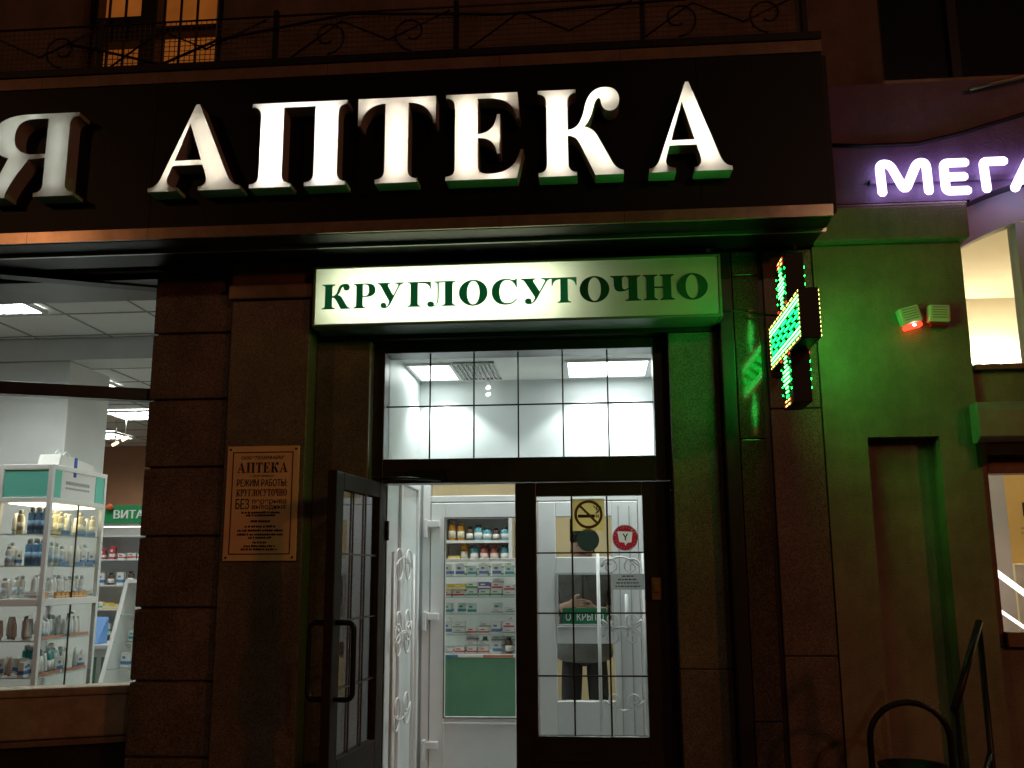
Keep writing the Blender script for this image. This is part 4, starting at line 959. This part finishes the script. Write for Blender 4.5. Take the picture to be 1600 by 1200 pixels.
MB().box(1.90, 4.4, .03, .5, 2.24, 2.575).build('spandrel', M['plaster'], nb)
MB().box(1.90, 4.4, .06, .5, 0, 1.238).build('lower_wall', M['plaster'], nb)
# arched window
aw = thing('arched_window', 'arched window with grey frame and cream lit room, right of the plaster pier', 'window', (2.7, .12, 2.6))
mb = MB()
o1, i1 = arc(AR+.17, 1.93, 3.44, 24), arc(AR, 1.93, 3.44, 24)
mb.prism(o1+i1[::-1], 'y', .10, .2)
mb.box(2.222, 2.30, .10, .2, 2.605, AZ+math.sqrt(AR**2-(2.222-AC)**2)-.002); mb.box(2.30, 3.44, .10, .2, 2.605, 2.66); mb.box(1.93, 2.222, .11, .2, 2.605, 2.625)
mb.build('frame', M['greyframe'], aw)
MB().prism(arc(AR-.002, 1.93, 2.222, 8)+[(2.222, 2.625), (1.93, 2.625)], 'y', .150, .1505).build('glass_pane', M['glass'], aw)
MB().prism(arc(AR-.002, 2.30, 3.44, 12)+[(3.44, 2.66), (2.30, 2.66)], 'y', .150, .1505).build('glass_pane', M['glass'], aw)
MB().box(1.905, 3.5, -.02, .2, 2.578, 2.603).build('window_sill', M['wood'], aw)
# lower window
lwn = thing('shop_window', 'small shop window with wooden frame under the roller shutter box', 'window', (2.6, .1, 1.24))
MB().box(1.90, 1.945, .06, .16, 1.245, 2.235).box(1.945, 3.4, .06, .16, 2.068, 2.235).box(1.945, 3.4, .02, .2, 1.242, 1.312).build('frame', M['wood'], lwn, bevel=.004)
MB().poly([(1.945, .11, 1.312), (3.4, .11, 1.312), (3.4, .11, 2.068), (1.945, .11, 2.068)]).build('glass_pane', M['glass'], lwn)
rs = thing('shutter_box', 'pale roller shutter box projecting over the small shop window', 'shutter', (2.6, -.05, 2.2))
MB().prism([(-.10, 2.232), (-.10, 2.36), (-.085, 2.402), (.028, 2.402), (.028, 2.207), (-.06, 2.207)], 'x', 1.862, 3.45).build('housing', mat('grey_housing', (.30, .30, .29), .5, noise=(9, .15), streak=0.21), rs, bevel=.004)
MB().box(1.875, 1.90, -.06, .025, 2.10, 2.206).box(1.90, 3.44, -.045, -.03, 2.15, 2.206).build('shutter_slat', M['doorinner'], rs)
# interior of the neighbour
struct(MB().box(1.96, 4.3, 2.9, 3.0, .9, 3.75).build('shop_wall', M['cream']))
struct(MB().box(4.3, 4.4, .2, 3.0, .9, 3.75).build('shop_wall', M['cream']))
struct(MB().box(1.90, 1.958, .51, 3.0, .9, 3.75).build('shop_wall', M['cream']))
struct(MB().box(1.90, 4.4, .31, 3.0, 3.75, 3.8).build('shop_ceiling', M['cream']))
struct(MB().box(1.90, 4.4, .2, 3.0, .85, .9).build('shop_floor', M['floor']))
shop_em = emis('warm_diffuser', (1, .90, .68), 75)
for i, (x, y) in enumerate(((3.1, .95), (3.9, .95), (3.3, 2.1), (3.9, 2.1))):
    t = thing('ceiling_light', ['warm ceiling lamp just behind the arched window', 'warm ceiling lamp deeper right in the cream shop', 'warm ceiling lamp near the cream back wall', 'warm ceiling lamp in the far right of the shop'][i], 'ceiling light', (x, y, 3.75), 0, 'warm lamps in the neighbouring shop')
    MB().lathe([(.16, -.02), (.16, 0)], (x, y, 3.749), 20).build('rim', M['alu'], t)
    MB().lathe([(.13, -.034), (.14, -.021)], (x, y, 3.749), 20).build('diffuser', shop_em, t)
for i, (x, y) in enumerate(((2.18, .75), (2.16, 1.25))):
    t = thing('spot_lamp', ['small twin spot on the cream ceiling near the arched glass', 'small twin spot on the cream ceiling farther inside'][i], 'spotlight', (x, y, 3.74))
    MB().box(x-.09, x+.09, y-.03, y+.03, 3.725, 3.749).build('plate', M['alu'], t, bevel=.005)
    for d_ in (-.05, 0, .05): MB().tube([(x+d_, y, 3.724), (x+d_, y-.01, 3.69)], .018, 8).build('lamp_head', M['darkmetal'], t)
wt = thing('reflected_lights', 'row of light reflections built as slanted glowing strips on the cream wall seen through the arched window', 'light reflection', (3.2, 2.87, 3.2))  # reflected lamps put in as glowing strips on the wall
MB().box(2.55, 3.5, 2.885, 2.899, 3.20, 3.215).build('rail', M['alu'], wt)
for k in range(6): MB().tube([(2.60+.13*k, 2.86, 3.23), (2.72+.13*k, 2.86, 3.285)], .02, 8).build('light_strip', shop_em if k == 0 else bpy.data.materials['warm_diffuser'], wt)
struct(MB().box(1.96, 2.36, .9, .95, .9, 2.35).build('white_partition', M['white']))
po = thing('poster', 'yellow poster with black lettering behind the small shop window', 'poster', (2.9, 1.35, 1.67))
MB().box(2.365, 3.6, 1.36, 1.37, 1.64, 2.4).build('poster_sheet', mat('poster_yellow', (.75, .50, .18), .6), po)
mb = MB(); text_mb(mb, 'Мега', 2.78, 1.925, 1.3585, height=.085, bold=.02); mb.build('lettering', M['ink'], po)
mb = MB()
for z in (1.85, 1.82): mb.box(2.62, 3.0, 1.3575, 1.359, z, z+.008)
mb.build('small_print', mat('grey_ink', (.35, .28, .16), .6), po)
lc = thing('louvred_cabinet', 'white louvred cabinet below the yellow poster', 'cabinet', (2.9, 1.2, .9))
MB().ring_y(2.46, 3.2, .902, 1.635, .09, .09, .09, .075, 1.12, 1.34).box(2.55, 3.11, 1.30, 1.34, .992, 1.56).build('carcass', M['white'], lc, bevel=.004)
mb = MB()
for k in range(17): mb.prism([(1.13, 1.0+.033*k), (1.17, 1.02+.033*k), (1.17, 1.026+.033*k), (1.13, 1.006+.033*k)], 'x', 2.551, 3.109)
mb.build('louvre', M['white'], lc)
for i, (p, q, r_) in enumerate((((1.99, .6, 1.72), (2.33, .6, 1.44), .016), ((2.02, .62, 1.49), (2.3, .62, 1.28), .009))):
    tag(MB().tube([p, q], r_, 10).build('light_tube', emis('white_tube', (1, .95, .85), 2.2)), ['thick glowing white slanted tube in the small shop window', 'thin glowing white slanted tube under the thicker one'][i], 'light tube', 'slanted light tubes')
wl = thing('wall_lamp', 'glowing round lamp in the top corner of the small shop window', 'lamp', (2.0, .45, 2.03))
MB().lathe([(.001, -.035), (.022, -.028), (.033, 0), (.022, .028), (.001, .035)], (1.985, .40, 2.03), 14).build('globe', emis('globe_glow', (1, .93, .78), 45), wl)
MB().box(1.965, 1.999, .43, .47, 2.02, 2.04).build('holder', M['alu'], wl)

# letters of the neighbour: rounded sans strokes
mg = thing('shop_sign', 'glowing violet white rounded letters on the purple band', 'sign', (1.8, -.1, 3.46))
vio = emis('violet_white_letter', (.68, .52, 1.0), 4.6)
def strokes(label, paths, x0, wd, z0=3.495, h=.151, r=.0238):
    mb = MB()
    for p in paths:
        q = [Vector((x0+a*wd, -.075, z0+b*h)) for a, b in p]
        # rounded ends
        q0 = q[0]+(q[0]-q[1]).normalized()*r*.6; q1 = q[-1]+(q[-1]-q[-2]).normalized()*r*.6
        mb.tube([q0]+q+[q1], [r*.55]+[r]*len(q)+[r*.55], 12)
    for v in mb.v: v.y = -.075+(v.y+.075)*.55
    mb.build('letter', vio, mg, label=label)
def rnd_path(pts, rad, n=5):
    out = [pts[0]]
    for i in range(1, len(pts)-1):
        p, a_, b_ = Vector(pts[i]), Vector(pts[i-1]), Vector(pts[i+1])
        u = (a_-p); v = (b_-p); ru = min(rad, u.length*.45); rv = min(rad, v.length*.45)
        s0, s1 = p+u.normalized()*ru, p+v.normalized()*rv
        for k in range(n+1):
            t = k/n; q = s0*(1-t)**2+p*2*t*(1-t)+s1*t*t; out.append((q.x, q.y))
    return out+[pts[-1]]
strokes('glowing letter М', [rnd_path([(.02, 0), (0, 1.05), (.22, 1.05), (.5, .05), (.80, 1.06), (.99, 1.06), (1.0, 0)], .22)], 1.505, .235)
strokes('glowing letter Е', [rnd_path([(1, 1), (0, 1), (0, 0), (1, 0)], .18), [(.05, .5), (.9, .5)]], 1.824, .11)
strokes('glowing letter Г', [rnd_path([(.05, 0), (0, 1), (1, 1)], .16)], 2.020, .105)
strokes('glowing letter А', [rnd_path([(0, 0), (.42, 1.02), (.60, 1.02), (1, 0)], .1), [(.2, .3), (.8, .3)]], 2.160, .20)
MB().box(1.46, 2.5, -.05, -.021, 3.56, 3.585).build('mounting_rail', M['fascia'], mg)

# sirens
def siren(label, x, z, tilt, lit):
    t = thing('alarm_siren', label, 'siren', (x, 0, z), 0, 'alarm sirens on the plaster pier')
    t.matrix_basis = Matrix.Translation((x, 0, z)) @ Matrix.Rotation(tilt, 4, 'Y')
    Q = t.matrix_basis
    MB().box(-.052, .052, -.055, -.001, -.032, .055, Q).build('housing', mat('siren_white', (.72, .70, .62), .5), t, bevel=.008)
    mb = MB()
    for k in range(5): mb.box(-.035, .035, -.057, -.0555, -.012+.013*k, -.008+.013*k, Q)
    mb.build('vent_slots', mat('slot_grey', (.25, .25, .22), .6), t)
    MB().box(-.045, .045, -.05, -.001, -.056, -.034, Q).build('lens', emis('lens_lit', (1, .05, .02), 3) if lit else M['lensred'], t, bevel=.008)
    if lit: MB().lathe([(.001, -.006), (.010, 0), (.001, .006)], Q @ Vector((.0, -.054, -.044)), 8).build('lamp', emis('lens_core', (1, .75, .6), 14), t)
siren('tilted alarm siren with its red lamp lit', 1.606, 2.846, R(-14), True)
siren('straight alarm siren with its red lamp off', 1.745, 2.850, R(3), False)

# handrail and bin
hr = thing('handrail', 'dark metal handrail rising at the foot of the plaster pier', 'handrail', (1.5, -.7, 0))
MB().tube([(1.335, -.95, 1.085), (1.55, -.70, 1.395)], .015, 10).build('rail', M['darkmetal'], hr)
for x, y, z in ((1.345, -.94, 1.08), (1.545, -.705, 1.38)): MB().tube([(x, y, 0), (x, y, z)], .013, 8).build('post', M['darkmetal'], hr)
MB().tube([(1.345, -.94, .62), (1.545, -.705, .90)], .012, 8).build('rail', M['darkmetal'], hr)
bn = thing('litter_bin', 'black litter bin hanging in a round topped hoop by the handrail', 'bin', (1.29, -.45, 0))
c0 = 1.315
hp = [(c0-.165, -.45, 0), (c0-.165, -.45, .90)]+[(c0-.165*math.cos(math.pi*i/14), -.45, .90+.15*math.sin(math.pi*i/14)) for i in range(1, 14)]+[(c0+.165, -.45, .90), (c0+.165, -.45, 0)]
MB().tube(hp, .013, 10).build('hoop', M['darkmetal'], bn)
MB().lathe([(.10, .30), (.135, .79), (.14, .80), (.125, .80), (.11, .74)], (c0, -.45, 0), 20).build('bucket', M['blackpaint'], bn)

# ================================================================== UPSTAIRS WINDOW AND BALCONY
uw = thing('upper_window', 'upstairs window glowing orange through curtains and thin bars', 'window', (-2.5, .15, 4.4))
MB().ring_y(-2.93, -2.08, 4.41, 6.09, .05, .06, .10, .05, .12, .22).box(-2.615, -2.515, .12, .22, 4.51, 6.04).box(-2.515, -2.14, .125, .215, 4.745, 4.785).box(-2.88, -2.615, .125, .215, 4.70, 4.86).build('frame', M['blackpaint'], uw)
MB().poly([(-2.9, .205, 4.45), (-2.11, .205, 4.45), (-2.11, .205, 6.06), (-2.9, .205, 6.06)]).build('curtain', M['curtain'], uw)
mb = MB()
for x in (-2.80, -2.70, -2.46, -2.36, -2.26): mb.box(x-.006, x+.006, .10, .112, 4.5, 6.05)
mb.build('window_bar', M['blackpaint'], uw)
MB().box(-2.135, -2.125, .085, .10, 4.45, 6.05).build('edge_trim', M['alu'], uw)
bl = thing('balcony_railing', 'low wire mesh railing with iron scrolls on top of the black sign', 'railing', (-1, -.40, 4.19))
mb = MB().tube([(-5.2, -.40, 4.47), (1.12, -.40, 4.47)], .006, 6).tube([(-5.2, -.40, 4.205), (1.12, -.40, 4.205)], .006, 6)
mb.build('rail', M['darkmetal'], bl)
for x in (-5, -4.2, -3.4, -2.55, -1.6, -.65, .3, 1.1): MB().box(x-.012, x+.012, -.41, -.385, 4.191, 4.50).build('post', M['darkmetal'], bl)
mb = MB()
x = -5.2
while x < 1.12: mb.box(x, x+.003, -.394, -.391, 4.205, 4.47); x += .028
z = 4.22
while z < 4.47: mb.box(-5.2, 1.12, -.3905, -.388, z, z+.003); z += .028
mb.build('wire_mesh', mat('rusty_wire', (.10, .07, .05), .6, .3), bl)
for x in (-4.6, -3.8, -2.98, -2.07, -1.1, -.17, .7):
    mb = MB()
    for s in ((1, -1) if x in (-2.98, -1.1, .7) else ()):
        p = spiral((0, 0), .10, .03, -math.pi/2, 1.1, 26)
        mb.tube([(x+s*(.22-q[0]), -.405, 4.335+q[1]) for q in p], .0055, 6)
    mb.tube([(x-.42, -.405, 4.22), (x-.15, -.405, 4.42), (x+.1, -.405, 4.30), (x+.42, -.405, 4.45)], .0055, 6)
    mb.build('scroll', M['darkmetal'], bl)
tag(MB().tube([(-2.72, -.42, 4.36), (-2.5, -.425, 4.30), (-2.2, -.42, 4.215), (-1.9, -.42, 4.34), (-1.2, -.42, 4.45), (-.4, -.42, 4.40), (.4, -.42, 4.43), (1.1, -.40, 4.45)], .008, 6).build('cable', M['blackpaint']), 'loose black cable strung along the balcony mesh', 'cable')
